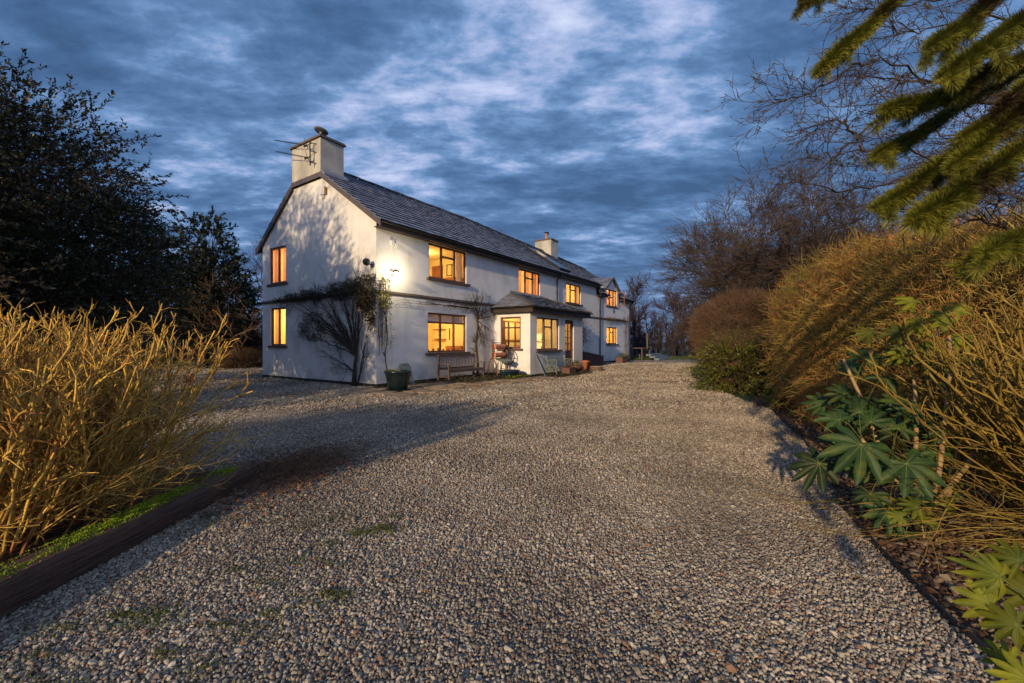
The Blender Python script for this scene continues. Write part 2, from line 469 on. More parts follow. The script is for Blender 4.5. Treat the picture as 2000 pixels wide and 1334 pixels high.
# ------------------------------------------------------------------ object helpers
def tag(o, label=None, cat=None, group=None, kind=None):
    if label: o['label'] = label
    if cat: o['category'] = cat
    if group: o['group'] = group
    if kind: o['kind'] = kind
    return o
def empty(name, loc=(0, 0, 0), rz=0.0, label=None, cat=None, group=None):
    o = bpy.data.objects.new(name, None)
    o.location = loc
    o.rotation_euler = (0, 0, rz)
    o.empty_display_size = 0.2
    COL.objects.link(o)
    return tag(o, label, cat, group)
class MB:
    def __init__(s):
        s.v = []; s.f = []; s.m = []
    def quad(s, a, b, c, d, mi=0):
        n = len(s.v)
        s.v += [tuple(a), tuple(b), tuple(c), tuple(d)]
        s.f.append((n, n + 1, n + 2, n + 3)); s.m.append(mi)
    def poly(s, pts, mi=0):
        n = len(s.v)
        s.v += [tuple(p) for p in pts]
        s.f.append(tuple(range(n, n + len(pts)))); s.m.append(mi)
    def hexa(s, p, mi=0):      # 8 corners: bottom ring 0-3, top ring 4-7
        n = len(s.v)
        s.v += [tuple(q) for q in p]
        for f in ((3, 2, 1, 0), (4, 5, 6, 7), (0, 1, 5, 4), (1, 2, 6, 5), (2, 3, 7, 6), (3, 0, 4, 7)):
            s.f.append(tuple(n + i for i in f)); s.m.append(mi)
    def box(s, x0, x1, y0, y1, z0, z1, mi=0, P=None):
        P = P or (lambda a, b, c: (a, b, c))
        s.hexa([P(x0, y0, z0), P(x1, y0, z0), P(x1, y1, z0), P(x0, y1, z0), P(x0, y0, z1), P(x1, y0, z1), P(x1, y1, z1), P(x0, y1, z1)], mi)
    def beam(s, a, b, w, h, up=(0, 0, 1), mi=0):
        a = Vector(a); b = Vector(b)
        d = (b - a).normalized()
        side = d.cross(Vector(up))
        if side.length < 1e-4:
            side = d.cross(Vector((1, 0, 0)))
        side.normalize()
        u = side.cross(d).normalized()
        S = side * w / 2; U = u * h / 2
        s.hexa([a - S - U, a + S - U, b + S - U, b - S - U, a - S + U, a + S + U, b + S + U, b - S + U], mi)
    def tube(s, pts, rad, n=8, mi=0, cap=True):
        pts = [Vector(p) for p in pts]
        if isinstance(rad, (int, float)):
            rad = [rad] * len(pts)
        base = len(s.v)
        prev = None
        for i, p in enumerate(pts):
            d = (pts[min(i + 1, len(pts) - 1)] - pts[max(i - 1, 0)])
            d = d.normalized() if d.length > 1e-9 else Vector((0, 0, 1))
            if prev is None:
                x = d.cross(Vector((0, 0, 1)))
                if x.length < 0.05:
                    x = d.cross(Vector((1, 0, 0)))
            else:
                x = prev - d * prev.dot(d)
            x.normalize(); prev = x
            y = d.cross(x)
            for k in range(n):
                a = 2 * math.pi * k / n
                q = p + (x * math.cos(a) + y * math.sin(a)) * rad[i]
                s.v.append(tuple(q))
        for i in range(len(pts) - 1):
            for k in range(n):
                k2 = (k + 1) % n
                s.f.append((base + i * n + k, base + i * n + k2, base + (i + 1) * n + k2, base + (i + 1) * n + k)); s.m.append(mi)
        if cap:
            s.f.append(tuple(base + k for k in reversed(range(n)))); s.m.append(mi)
            e = base + (len(pts) - 1) * n
            s.f.append(tuple(e + k for k in range(n))); s.m.append(mi)
    def lathe(s, prof, c=(0, 0, 0), n=24, mi=0, M=None, wob=0.0):
        base = len(s.v)
        for (r, z) in prof:
            for k in range(n):
                a = 2 * math.pi * k / n
                rr = r * (1 + wob * math.sin(3 * a + z * 9))
                q = Vector((rr * math.cos(a), rr * math.sin(a), z))
                if M: q = M @ q
                s.v.append((c[0] + q.x, c[1] + q.y, c[2] + q.z))
        for i in range(len(prof) - 1):
            for k in range(n):
                k2 = (k + 1) % n
                s.f.append((base + i * n + k, base + i * n + k2, base + (i + 1) * n + k2, base + (i + 1) * n + k)); s.m.append(mi)
        for i, rev in ((0, True), (len(prof) - 1, False)):
            if prof[i][0] > 1e-6:
                r = [base + i * n + k for k in range(n)]
                s.f.append(tuple(reversed(r) if rev else r)); s.m.append(mi)
    def build(s, name, mats, parent=None, smooth=False, bevel=0.0):
        me = bpy.data.meshes.new(name)
        me.from_pydata(s.v, [], s.f)
        if isinstance(mats, str): mats = [mats]
        for m_ in mats: me.materials.append(MATS[m_])
        if len(mats) > 1:
            me.polygons.foreach_set('material_index', s.m)
        me.update()
        if smooth:
            me.polygons.foreach_set('use_smooth', [True] * len(me.polygons))
        o = bpy.data.objects.new(name, me)
        COL.objects.link(o)
        if parent: o.parent = parent
        if bevel:
            b = o.modifiers.new('bevel', 'BEVEL')
            b.width = bevel; b.segments = 2; b.limit_method = 'ANGLE'
        return o

# numpy plant meshes
def npmesh(name, V, F, mname, parent=None, smooth=False, loc=None):
    me = bpy.data.meshes.new(name)
    F = np.asarray(F, dtype=np.int32)
    k = F.shape[1]
    me.vertices.add(len(V))
    me.vertices.foreach_set('co', np.asarray(V, dtype=np.float32).ravel())
    me.loops.add(F.size)
    me.loops.foreach_set('vertex_index', F.ravel())
    me.polygons.add(len(F))
    me.polygons.foreach_set('loop_start', np.arange(0, F.size, k, dtype=np.int32))
    me.polygons.foreach_set('loop_total', np.full(len(F), k, dtype=np.int32))
    if smooth:
        me.polygons.foreach_set('use_smooth', np.ones(len(F), dtype=bool))
    me.update(calc_edges=True)
    me.validate()
    me.materials.append(MATS[mname])
    o = bpy.data.objects.new(name, me)
    COL.objects.link(o)
    if parent: o.parent = parent
    return o
def nrm(a):
    return a / np.maximum(np.linalg.norm(a, axis=-1, keepdims=True), 1e-9)
def perp(d):
    ref = np.where(np.abs(d[:, 2:3]) < 0.9, np.array([[0, 0, 1.0]]), np.array([[1.0, 0, 0]]))
    x = nrm(np.cross(d, ref))
    return x, np.cross(d, x)
class Chains:
    """bundles of tapering polylines, all vectorised"""
    def __init__(s): s.V = []; s.F = []; s.n = 0
    def add(s, P, R, sides=3):      # P (steps, N, 3) R (steps, N)
        S, N, _ = P.shape
        if N == 0: return
        D = nrm(np.gradient(P, axis=0))
        x, y = perp(D.reshape(-1, 3))
        # keep one frame per chain to avoid twist
        x0, _ = perp(D[0])
        X = np.repeat(x0[None], S, 0)
        X = nrm(X - D * np.sum(X * D, -1, keepdims=True))
        Y = np.cross(D, X)
        rings = []
        for k in range(sides):
            a = 2 * math.pi * k / sides
            rings.append(P + (X * math.cos(a) + Y * math.sin(a)) * R[..., None])
        A = np.stack(rings, 2)           # S,N,sides,3
        idx = np.arange(S * N * sides).reshape(S, N, sides) + s.n
        nx = np.roll(idx, -1, axis=2)
        f = np.stack([idx[:-1], nx[:-1], nx[1:], idx[1:]], -1).reshape(-1, 4)
        s.V.append(A.reshape(-1, 3)); s.F.append(f); s.n += S * N * sides
    def build(s, name, mname, parent=None):
        return npmesh(name, np.concatenate(s.V), np.concatenate(s.F), mname, parent, smooth=True)
def grow(start, d, length, r0, steps=5, wig=0.15, pull=(0, 0, 0), tip=0.35, rng=RS, knob=0.0):
    N = len(start)
    d = nrm(np.asarray(d, float)); length = np.broadcast_to(length, (N,)); r0 = np.broadcast_to(r0, (N,))
    P = np.zeros((steps + 1, N, 3)); P[0] = start
    pull = np.asarray(pull, float)
    for i in range(steps):
        d = nrm(d + rng.normal(0, wig, (N, 3)) + pull)
        P[i + 1] = P[i] + d * (length / steps)[:, None]
    t = np.linspace(0, 1, steps + 1)[:, None]
    R = r0[None] * (1 - t * (1 - tip))
    if knob: R = R * (1 + knob * rng.uniform(-0.5, 1.0, R.shape))
    return P, R
def spawn(P, R, n, ang=0.7, tmin=0.25, tmax=1.0, rng=RS, spread=0.25):
    """n children per chain -> start, dir, radius, t"""
    S, N, _ = P.shape
    idx = np.repeat(np.arange(N), n)
    t = rng.uniform(tmin, tmax, len(idx))
    f = t * (S - 1)
    i = np.minimum(f.astype(int), S - 2)
    w_ = (f - i)[:, None]
    p = P[i, idx] * (1 - w_) + P[i + 1, idx] * w_
    d = nrm(P[i + 1, idx] - P[i, idx])
    x, y = perp(d)
    a = rng.uniform(0, 2 * math.pi, len(idx))[:, None]
    an = np.abs(rng.normal(ang, spread, len(idx)))[:, None]
    nd = nrm(d * np.cos(an) + (x * np.cos(a) + y * np.sin(a)) * np.sin(an))
    return p, nd, R[i, idx], t
class Leaves:
    def __init__(s): s.V = []; s.F = []; s.n = 0
    def add(s, c, size, rng=RS, aspect=0.5, fold=0.15, d=None, up=0.3):
        N = len(c)
        if d is None:
            d = rng.normal(0, 1, (N, 3))
        d = nrm(d)
        q = nrm(rng.normal(0, 1, (N, 3)) + np.array([0, 0, up]))
        x = nrm(np.cross(d, q)); nv = np.cross(x, d)
        L = np.broadcast_to(size, (N,))[:, None]
        v = np.stack([c, c + d * L * 0.5 + x * L * aspect * 0.5 + nv * L * fold, c + d * L, c + d * L * 0.5 - x * L * aspect * 0.5 + nv * L * fold], 1)
        s.V.append(v.reshape(-1, 3))
        s.F.append((np.arange(N * 4).reshape(N, 4) + s.n)); s.n += N * 4
    def build(s, name, mname, parent=None):
        return npmesh(name, np.concatenate(s.V), np.concatenate(s.F), mname, parent)

# ------------------------------------------------------------------ house frame
HO = Vector((-4.317, 13.571, 0.0))
TH = math.radians(33.91)
HRZ = math.radians(90 - 33.91)
U = Vector((math.sin(TH), math.cos(TH), 0)); VV = Vector((-math.cos(TH), math.sin(TH), 0))
def W(s, t, z=0.0):
    return HO + U * s + VV * t + Vector((0, 0, z))

# ------------------------------------------------------------------ ground
def sheet(name, pts, z, m, th=0.0):
    me = bpy.data.meshes.new(name)
    me.from_pydata([(x, y, z) for x, y in pts], [], [tuple(range(len(pts)))])
    me.materials.append(MATS[m])
    o = bpy.data.objects.new(name, me)
    COL.objects.link(o)
    return tag(o, kind='structure')
sheet('ground', [(-1500, -1500), (1500, -1500), (1500, 1500), (-1500, 1500)], -0.02, 'lawn')
EDGE = [(1.86, -6.0), (1.80, -1.0), (1.93, 0.8), (2.10, 1.6), (2.27, 2.23), (2.56, 3.0), (2.93, 3.81), (3.30, 4.52), (3.72, 5.2), (4.25, 6.2), (4.85, 7.6), (5.55, 9.15)]
GRAVEL = [(-3.0, -6.0)] + EDGE + [(5.75, 10.4), (5.95, 11.5), (6.6, 14.0), (7.4, 17.5), (9.2, 22.0), (12.0, 27.5), (16.5, 34.0), (14.5, 35.6), (10.9, 34.8), (7.0, 34.0), (-2.0, 30.0), (-15.2, 26.6), (-24.0, 31.0), (-22.0, 24.0), (-14.0, 14.0), (-7.5, 7.5), (-4.2, 4.9), (-2.84, 4.72), (-2.86, 2.2), (-2.95, 0.0)]
gr = sheet('gravel_drive', GRAVEL, -0.012, 'gravel')
BED = EDGE + [(5.62, 10.0), (6.6, 11.6), (14, 13), (14, -6)]
sheet('mulch_bed', BED, 0.012, 'mulch')
sheet('shrub_bed', [(-2.9, -6), (-2.84, 4.7), (-4.2, 4.9), (-7.5, 7.5), (-14, 13.6), (-30, 12), (-30, -6)], -0.004, 'mulch')

# loose stones: instanced on points, only where single stones can be made out
def rock_protos(n, mname, flat, name):
    c = bpy.data.collections.new(name)
    import bmesh
    obs = []
    for i in range(n):
        bm = bmesh.new()
        bmesh.ops.create_icosphere(bm, subdivisions=1, radius=1.0)
        r = random.Random(i * 7 + 3)
        ax = (r.uniform(0.75, 1.35), r.uniform(0.6, 1.0), r.uniform(*flat))
        for v in bm.verts:
            v.co = Vector((v.co.x * ax[0], v.co.y * ax[1], v.co.z * ax[2])) * r.uniform(0.78, 1.15)
        me = bpy.data.meshes.new(name)
        bm.to_mesh(me); bm.free()
        me.materials.append(MATS[mname])
        o = bpy.data.objects.new(name, me)
        c.objects.link(o)
        obs.append(o)
    return c
def scatter(name, P, S, coll, kind, tilt=0.5, label=None):
    me = bpy.data.meshes.new(name)
    me.vertices.add(len(P))
    me.vertices.foreach_set('co', P.astype(np.float32).ravel())
    at = me.attributes.new('size', 'FLOAT', 'POINT')
    at.data.foreach_set('value', S.astype(np.float32))
    at = me.attributes.new('rot', 'FLOAT_VECTOR', 'POINT')
    rr = np.stack([RS.normal(0, tilt, len(P)), RS.normal(0, tilt, len(P)), RS.uniform(0, 6.28, len(P))], 1)
    at.data.foreach_set('vector', rr.astype(np.float32).ravel())
    me.update()
    o = bpy.data.objects.new(name, me)
    COL.objects.link(o)
    g = bpy.data.node_groups.new(name, 'GeometryNodeTree')
    g.interface.new_socket('Geometry', in_out='INPUT', socket_type='NodeSocketGeometry')
    g.interface.new_socket('Geometry', in_out='OUTPUT', socket_type='NodeSocketGeometry')
    N = g.nodes.new
    gi = N('NodeGroupInput'); go = N('NodeGroupOutput')
    ip = N('GeometryNodeInstanceOnPoints')
    ci = N('GeometryNodeCollectionInfo')
    ci.inputs['Collection'].default_value = coll
    ci.inputs['Separate Children'].default_value = True
    ci.inputs['Reset Children'].default_value = True
    na = N('GeometryNodeInputNamedAttribute'); na.data_type = 'FLOAT'; na.inputs[0].default_value = 'size'
    nr = N('GeometryNodeInputNamedAttribute'); nr.data_type = 'FLOAT_VECTOR'; nr.inputs[0].default_value = 'rot'
    L = g.links.new
    L(gi.outputs[0], ip.inputs['Points'])
    L(ci.outputs[0], ip.inputs['Instance'])
    ip.inputs['Pick Instance'].default_value = True
    L(nr.outputs[0], ip.inputs['Rotation'])
    L(na.outputs[0], ip.inputs['Scale'])
    L(ip.outputs[0], go.inputs[0])
    md = o.modifiers.new('scatter', 'NODES')
    md.node_group = g
    return tag(o, label=label, kind=kind)
def inside(poly, X, Y):
    r = np.zeros(len(X), bool)
    j = len(poly) - 1
    for i in range(len(poly)):
        xi, yi = poly[i]; xj, yj = poly[j]
        c = ((yi > Y) != (yj > Y)) & (X < (xj - xi) * (Y - yi) / (yj - yi + 1e-12) + xi)
        r ^= c
        j = i
    return r
def field(y0, y1, step, poly, margin=1.35):
    xs = np.arange(-margin * y1 - 0.5, margin * y1 + 0.5, step); ys = np.arange(y0, y1, step)
    X, Y = np.meshgrid(xs, ys)
    X = X.ravel() + RS.uniform(-0.5, 0.5, X.size) * step; Y = Y.ravel() + RS.uniform(-0.5, 0.5, Y.size) * step
    k = (np.abs(X) < margin * Y + 0.5) & inside(poly, X, Y)
    return X[k], Y[k]
PEB = rock_protos(8, 'pebble', (0.45, 0.8), 'pebble')
xa, ya = field(0.9, 4.6, 0.0145, GRAVEL)
xb, yb = field(4.6, 9.0, 0.021, GRAVEL)
xc, yc = field(9.0, 15.0, 0.043, GRAVEL)
xe, ye = field(15.0, 30.0, 0.085, GRAVEL, 1.1)
X = np.concatenate([xa, xb, xc, xe]); Y = np.concatenate([ya, yb, yc, ye])
base = np.concatenate([np.full(len(xa), 0.0092), np.full(len(xb), 0.0115), np.full(len(xc), 0.0205), np.full(len(xe), 0.030)])
sl_ = (X - HO.x) * U.x + (Y - HO.y) * U.y; tl_ = (X - HO.x) * VV.x + (Y - HO.y) * VV.y
keep = ~((sl_ > -1.25) & (sl_ < 9.6) & (tl_ > np.where(sl_ < 5.8, -2.65 - 0.08 * sl_, -3.3) + 0.12 * np.sin(sl_ * 3.1)) & (tl_ < 0.1)) & ~((sl_ > 0) & (sl_ < 24.4) & (tl_ > -0.02) & (tl_ < 7.2))
X, Y, base = X[keep], Y[keep], base[keep]
S = base * RS.lognormal(0, 0.28, len(X))
S = np.clip(S, 0.006, 0.05)
hump = 0.012 * np.sin(X * 2.1 + 0.6 * Y) * np.sin(Y * 1.3 + 1)
Z = -0.008 + S * 0.25 + RS.uniform(0, 0.010, len(X)) + hump * 0.5
scatter('loose_gravel', np.stack([X, Y, Z], 1), S, PEB, 'stuff', 0.6)
CHI = rock_protos(6, 'bark_chip', (0.22, 0.4), 'bark_chip')
xd, yd = field(0.8, 7.5, 0.032, BED, 1.3)
S = np.clip(0.020 * RS.lognormal(0, 0.35, len(xd)), 0.007, 0.045)
scatter('bark_mulch', np.stack([xd, yd, 0.012 + RS.uniform(0, 0.018, len(xd))], 1), S, CHI, 'stuff', 0.5)

# paving along the front wall, irregular sandstone flags
pv = MB()
def flag(cx, cy, w_, h_, z, r):
    n = 7
    pts = []
    for k in range(n):
        a = 2 * math.pi * (k + 0.5) / n + r.uniform(-0.25, 0.25)
        e = 1.0 / max(abs(math.cos(a)) / (w_ / 2), abs(math.sin(a)) / (h_ / 2))
        e *= r.uniform(0.90, 0.99)
        pts.append((cx + e * math.cos(a), cy + e * math.sin(a)))
    top = [(*W(a, b, z),) for a, b in pts]; bot = [(*W(a, b, z - 0.05),) for a, b in pts]
    pv.poly(top)
    for k in range(n):
        pv.quad(bot[k], bot[(k + 1) % n], top[(k + 1) % n], top[k])
rr = random.Random(5)
x = -1.3
while x < 9.6:
    wd = rr.uniform(0.75, 1.15)
    y = -0.25
    lim = -2.7 - 0.08 * x if x < 5.8 else -3.35
    y = -0.25 if x < 5.6 else -2.2
    while y > lim:
        hd = rr.uniform(0.5, 0.85)
        flag(x + wd / 2, y - hd / 2, wd, hd, 0.016 + rr.uniform(-0.004, 0.004), rr)
        y -= hd
    x += wd
tag(pv.build('paving', 'sandstone'), kind='structure')

# ------------------------------------------------------------------ farmhouse
house = empty('farmhouse', W(0, 0), HRZ, 'long white rendered farmhouse with grey slate roof, hipped porch and glowing windows', 'house')
FR = lambda a, d, z: (a, -d, z)                 # front wall: along s, out of the wall, up
GA = lambda a, d, z: (-d, a, z)                 # near gable
PF = lambda a, d, z: (a, -1.85 - d, z)          # porch front
PL = lambda a, d, z: (6.35 - d, a, z)           # porch side towards the camera

def wall_panel(mb, P, a0, a1, top, z0, openings, depth=0.11, bump=None, breaks=()):
    xs = sorted({a0, a1, *breaks, *[o[0] for o in openings if a0 < o[0] < a1], *[o[1] for o in openings if a0 < o[1] < a1]})
    for i in range(len(xs) - 1):
        a, b = xs[i], xs[i + 1]
        ta, tb = top(a + 1e-6), top(b - 1e-6)
        zs = sorted({z0, *[z for o in openings for z in o[2:4] if z < min(ta, tb) - 1e-3]})
        for j, z in enumerate(zs):
            zn = zs[j + 1] if j + 1 < len(zs) else None
            mid = (a + b) / 2; zm = (z + (zn if zn else min(ta, tb))) / 2
            if any(o[0] < mid < o[1] and o[2] < zm < o[3] for o in openings):
                continue
            if zn: mb.quad(P(a, 0, z), P(b, 0, z), P(b, 0, zn), P(a, 0, zn))
            else: mb.quad(P(a, 0, z), P(b, 0, z), P(b, 0, tb), P(a, 0, ta))
    for (a, b, z, zn) in openings:
        D = -depth
        mb.quad(P(a, 0, z), P(a, D, z), P(a, D, zn), P(a, 0, zn))
        mb.quad(P(b, 0, z), P(b, D, z), P(b, D, zn), P(b, 0, zn))
        mb.quad(P(a, 0, z), P(b, 0, z), P(b, D, z), P(a, D, z))
        mb.quad(P(a, 0, zn), P(b, 0, zn), P(b, D, zn), P(a, D, zn))
WA = (2.32, 4.43, 3.79, 5.07); WB = (8.30, 10.35, 3.76, 5.0); WC = (13.34, 15.33, 3.74, 4.88); WG = (2.27, 4.43, 1.06, 2.53)
WD = (19.55, 21.65, 4.00, 5.20); WE = (19.62, 21.65, 1.31, 2.51)
GU = (5.38, 6.63, 3.78, 5.23); GL = (5.42, 6.55, 1.31, 2.81)
WPF = (6.89, 8.94, 1.10, 2.52); WPL = (-1.38, -0.33, 1.17, 2.53); DP = (9.57, 10.50, 0.10, 2.52)
RT = 3.87
def ridge_z(s):
    return float(np.interp(s, [0, 9, 13, 17.5, 24.6], [8.17, 8.15, 8.02, 7.9, 7.62]))
def roof_front(s, t):      # top of slates, front slope
    ze = 5.29 if s < 17.75 else 4.72
    return ze + (ridge_z(s) - ze) * (t + 0.33) / (RT + 0.33)
def roof_back(t):
    return 5.27 + (8.17 - 5.27) * (7.52 - t) / (7.52 - RT)
wl = MB()
mtop = lambda s: 5.12 if s < 17.75 else (4.66 if not (19.2 < s < 22.0) else 5.24)
wall_panel(wl, FR, 0, 24.4, mtop, 0.11, [WA, WB, WC, WG, WD, WE], breaks=(17.75, 19.2, 22.0))
def gtop(t):
    if t < 2.94: return roof_front(0, t) - 0.13
    if t < 4.80: return 7.33
    return roof_back(t) - 0.13
wall_panel(wl, GA, 0, 7.18, gtop, 0.11, [GU, GL], breaks=(2.94, 4.80))
bk = lambda a, d, z: (24.4 - a, 7.18 + d, z)
wall_panel(wl, bk, 0, 24.4, lambda s: 5.12, 0.11, [])
fg = lambda a, d, z: (24.4 + d, a, z)
wall_panel(wl, fg, 0, 7.18, lambda t: min(4.72 + (7.55 - 4.72) * t / RT, 7.5) if t < RT else 7.5 - (t - RT) * 0.72, 0.11, [], breaks=(RT,))
wl.quad((17.75, 0, 4.66), (17.75, 0.0, 5.12), (17.75, 0.6, 5.5), (17.75, 0.6, 4.66))
wall = wl.build('wall', 'render_wall', house)
pl = MB()
pl.box(0.03, 24.37, 0.03, 7.15, -0.05, 0.108)
pl.box(-0.012, 24.41, -0.012, 0.03, -0.05, 0.106)
pl.box(-0.012, 0.03, 0.03, 7.19, -0.05, 0.106)
pl.build('plinth', 'plinth', house)
# string course
st = MB()
st.box(-0.055, 6.32, -0.055, 0, 3.04, 3.115); st.box(-0.035, 6.32, -0.035, 0, 3.005, 3.04)
st.box(-0.055, 0, 0, 7.20, 3.04, 3.115); st.box(-0.035, 0, 0, 7.19, 3.005, 3.04)
st.box(11.56, 24.42, -0.055, 0, 3.04, 3.115); st.box(11.56, 24.42, -0.035, 0, 3.005, 3.04)
st.build('string_course', 'string', house)

# slates
def slates(mb, A, B, C_, D, rows, wslate, th=0.022, seed=1, skip=None):
    """A-B eave corners, D-C_ ridge corners; every slate a thin tilted box"""
    r = random.Random(seed)
    A, B, C_, D = map(Vector, (A, B, C_, D))
    n = (B - A).cross(D - A).normalized()
    if n.z < 0: n = -n
    for i in range(rows):
        q0 = i / rows; q1 = min((i + 1.25) / rows, 1.0)
        e0, e1 = A.lerp(D, q0), B.lerp(C_, q0)
        f0, f1 = A.lerp(D, q1), B.lerp(C_, q1)
        Lw = (e1 - e0).length
        if Lw < 0.05: continue
        cnt = max(1, int(Lw / wslate))
        off = 0.5 if i % 2 else 0.0
        cuts = [0.0] + [(k + off + r.uniform(-0.06, 0.06)) / cnt for k in range(0 if off else 1, cnt)] + [1.0]
        for a, b in zip(cuts[:-1], cuts[1:]):
            g = 0.0012 / Lw * 3
            a += g; b -= g
            if b <= a: continue
            p0, p1, p2, p3 = e0.lerp(e1, a), e0.lerp(e1, b), f0.lerp(f1, b), f0.lerp(f1, a)
            if skip and skip((p0 + p2) / 2): continue
            hh = 0.052 + r.uniform(-0.005, 0.008); dn = (p0 - p3).normalized() * r.uniform(-0.008, 0.010)
            lo0, lo1 = n * (hh - th), n * hh
            mb.hexa([p0 + dn + lo0, p1 + dn + lo0, p2 - n * 0.004, p3 - n * 0.004, p0 + dn + lo1, p1 + dn + lo1, p2 + n * 0.010, p3 + n * 0.010])
sl = MB()
segs_s = [(-0.12, 4.5), (4.5, 9.0), (9.0, 13.0), (13.0, 17.85)]
def rsk(p):
    return (p.x < 0.85 and 2.92 < p.y < 4.82) or (12.60 < p.x < 13.92 and 0.05 < p.y < 2.32)
for k, (a, b) in enumerate(segs_s):
    slates(sl, (a, -0.33, 5.26), (b, -0.33, 5.26), (b, RT, ridge_z(b) - 0.03), (a, RT, ridge_z(a) - 0.03), 17, 0.32, seed=k, skip=rsk)
def dsk(p):
    return 19.0 < p.x < 22.2 and p.y < 0.75
slates(sl, (17.90, -0.33, 4.69), (24.6, -0.33, 4.69), (24.6, RT, 7.59), (17.90, RT, 7.86), 20, 0.30, seed=9, skip=dsk)
bkz = lambda s: ridge_z(s) - 0.03
slates(sl, (24.6, 7.52, 5.24), (-0.12, 7.52, 5.24), (-0.12, RT, 8.14), (24.6, RT, 7.59), 14, 0.6, seed=4, skip=lambda p: p.x < 0.85 and 2.92 < p.y < 4.82)
# under-sheet (felt and boards) so no light passes the slates
def usheet(mb, s0, s1, ze, z0r, z1r):
    mb.hexa([(s0, -0.31, ze - 0.10), (s1, -0.31, ze - 0.10), (s1, RT, z1r - 0.13), (s0, RT, z0r - 0.13), (s0, -0.31, ze - 0.04), (s1, -0.31, ze - 0.04), (s1, RT, z1r - 0.07), (s0, RT, z0r - 0.07)])
roof = sl.build('roof', 'slate', house)
us = MB()
usheet(us, 0.0, 9, 5.29, 8.17, 8.15); usheet(us, 9, 17.85, 5.29, 8.15, 7.9)
usheet(us, 17.86, 19.1, 4.72, 7.88, 7.85); usheet(us, 22.1, 24.6, 4.72, 7.72, 7.62)
us.hexa([(19.1, 0.6, 5.2), (22.1, 0.6, 5.2), (22.1, RT, 7.58), (19.1, RT, 7.7), (19.1, 0.6, 5.26), (22.1, 0.6, 5.26), (22.1, RT, 7.64), (19.1, RT, 7.76)])
us.hexa([(0.0, 7.5, 5.16), (24.6, 7.5, 5.16), (24.6, RT, 7.5), (0.0, RT, 8.04), (0.0, 7.5, 5.22), (24.6, 7.5, 5.22), (24.6, RT, 7.56), (0.0, RT, 8.10)])
us.build('roof_boarding', 'dark_trim', roof)
rg = MB()
x = 0.86
while x < 24.5:
    L_ = 0.45; z = ridge_z(x) - 0.025; z2 = ridge_z(x + L_) - 0.025
    dz_ = random.uniform(-0.012, 0.012)
    for k in range(4):
        a0 = math.radians(20 + 35 * k); a1 = math.radians(20 + 35 * (k + 1)); R_ = 0.15
        y0, y1 = RT - R_ * math.cos(a0), RT - R_ * math.cos(a1)
        h0, h1 = R_ * math.sin(a0) - 0.07 + dz_, R_ * math.sin(a1) - 0.07 + dz_
        rg.quad((x, y0, z + h0), (x + L_ - 0.008, y0, z2 + h0), (x + L_ - 0.008, y1, z2 + h1), (x, y1, z + h1))
    x += L_
rg.build('ridge_tiles', 'ridge', roof)
# rooflight
rf = MB()
def RP(s, t, up):
    nz = Vector((0, -0.57, 0.82))
    return tuple(Vector((s, t, roof_front(s, t))) + nz * up)
rf.hexa([RP(12.58, 0.03, -0.05), RP(13.92, 0.03, -0.05), RP(13.92, 2.34, -0.05), RP(12.58, 2.34, -0.05), RP(12.58, 0.03, 0.13), RP(13.92, 0.03, 0.13), RP(13.92, 2.34, 0.13), RP(12.58, 2.34, 0.13)])
rfo = rf.build('rooflight', 'iron_black', house)
rf = MB()
for a, b in ((0.10, 1.12), (1.20, 2.27)):
    rf.hexa([RP(12.66, a, 0.131), RP(13.84, a, 0.131), RP(13.84, b, 0.131), RP(12.66, b, 0.131), RP(12.66, a, 0.14), RP(13.84, a, 0.14), RP(13.84, b, 0.14), RP(12.66, b, 0.14)])
mat('roof_glass', (0.45, 0.5, 0.55), (0.4, 0.45, 0.5), rough=0.08, metallic=0.9)
rf.build('pane', 'roof_glass', rfo)

# gutters, fascia, verge boards, downpipes
fa = MB()
fa.box(-0.10, 17.84, -0.30, -0.27, 5.07, 5.22); fa.box(-0.10, 17.84, -0.27, -0.002, 5.085, 5.105)
fa.box(17.86, 19.15, -0.30, -0.27, 4.50, 4.64); fa.box(22.05, 24.55, -0.30, -0.27, 4.50, 4.64)
fa.box(17.86, 19.15, -0.27, -0.002, 4.52, 4.54); fa.box(22.05, 24.55, -0.27, -0.002, 4.52, 4.54)
fa.box(17.76, 17.84, -0.27, 0.0, 4.80, 5.07)
fa.build('fascia', 'dark_trim', house)
gt = MB()
def gutter(mb, a, b, r=0.058):
    a = Vector(a); b = Vector(b); d = (b - a).normalized(); sd = d.cross(Vector((0, 0, 1))).normalized()
    pr = [(r * math.cos(t_), r * math.sin(t_)) for t_ in [math.pi + math.pi * k / 8 for k in range(9)]]
    for k in range(8):
        p, q = pr[k], pr[k + 1]
        mb.quad(a + sd * p[0] + Vector((0, 0, p[1])), b + sd * p[0] + Vector((0, 0, p[1])), b + sd * q[0] + Vector((0, 0, q[1])), a + sd * q[0] + Vector((0, 0, q[1])))
gutter(gt, (-0.1, -0.365, 5.245), (17.9, -0.365, 5.225)); gutter(gt, (17.9, -0.365, 4.675), (19.25, -0.365, 4.67)); gutter(gt, (21.95, -0.365, 4.67), (24.75, -0.365, 4.66))
gt.build('gutter', 'iron_black', house)
def pipe(pts, r=0.036):
    p = MB(); p.tube(pts, r, 10)
    z0 = pts[-1][2]; z1 = pts[2][2] if len(pts) > 3 else pts[0][2]
    for z in np.arange(z0 + 0.5, z1, 1.5):
        p.tube([(pts[-1][0], pts[-1][1], z), (pts[-1][0], pts[-1][1], z + 0.06)], r * 1.35, 10)
    return p.build('downpipe', 'iron_black', house, smooth=False)
pipe([(12.11, -0.365, 5.18), (12.11, -0.365, 5.10), (12.11, -0.08, 4.93), (12.11, -0.08, 3.66)])
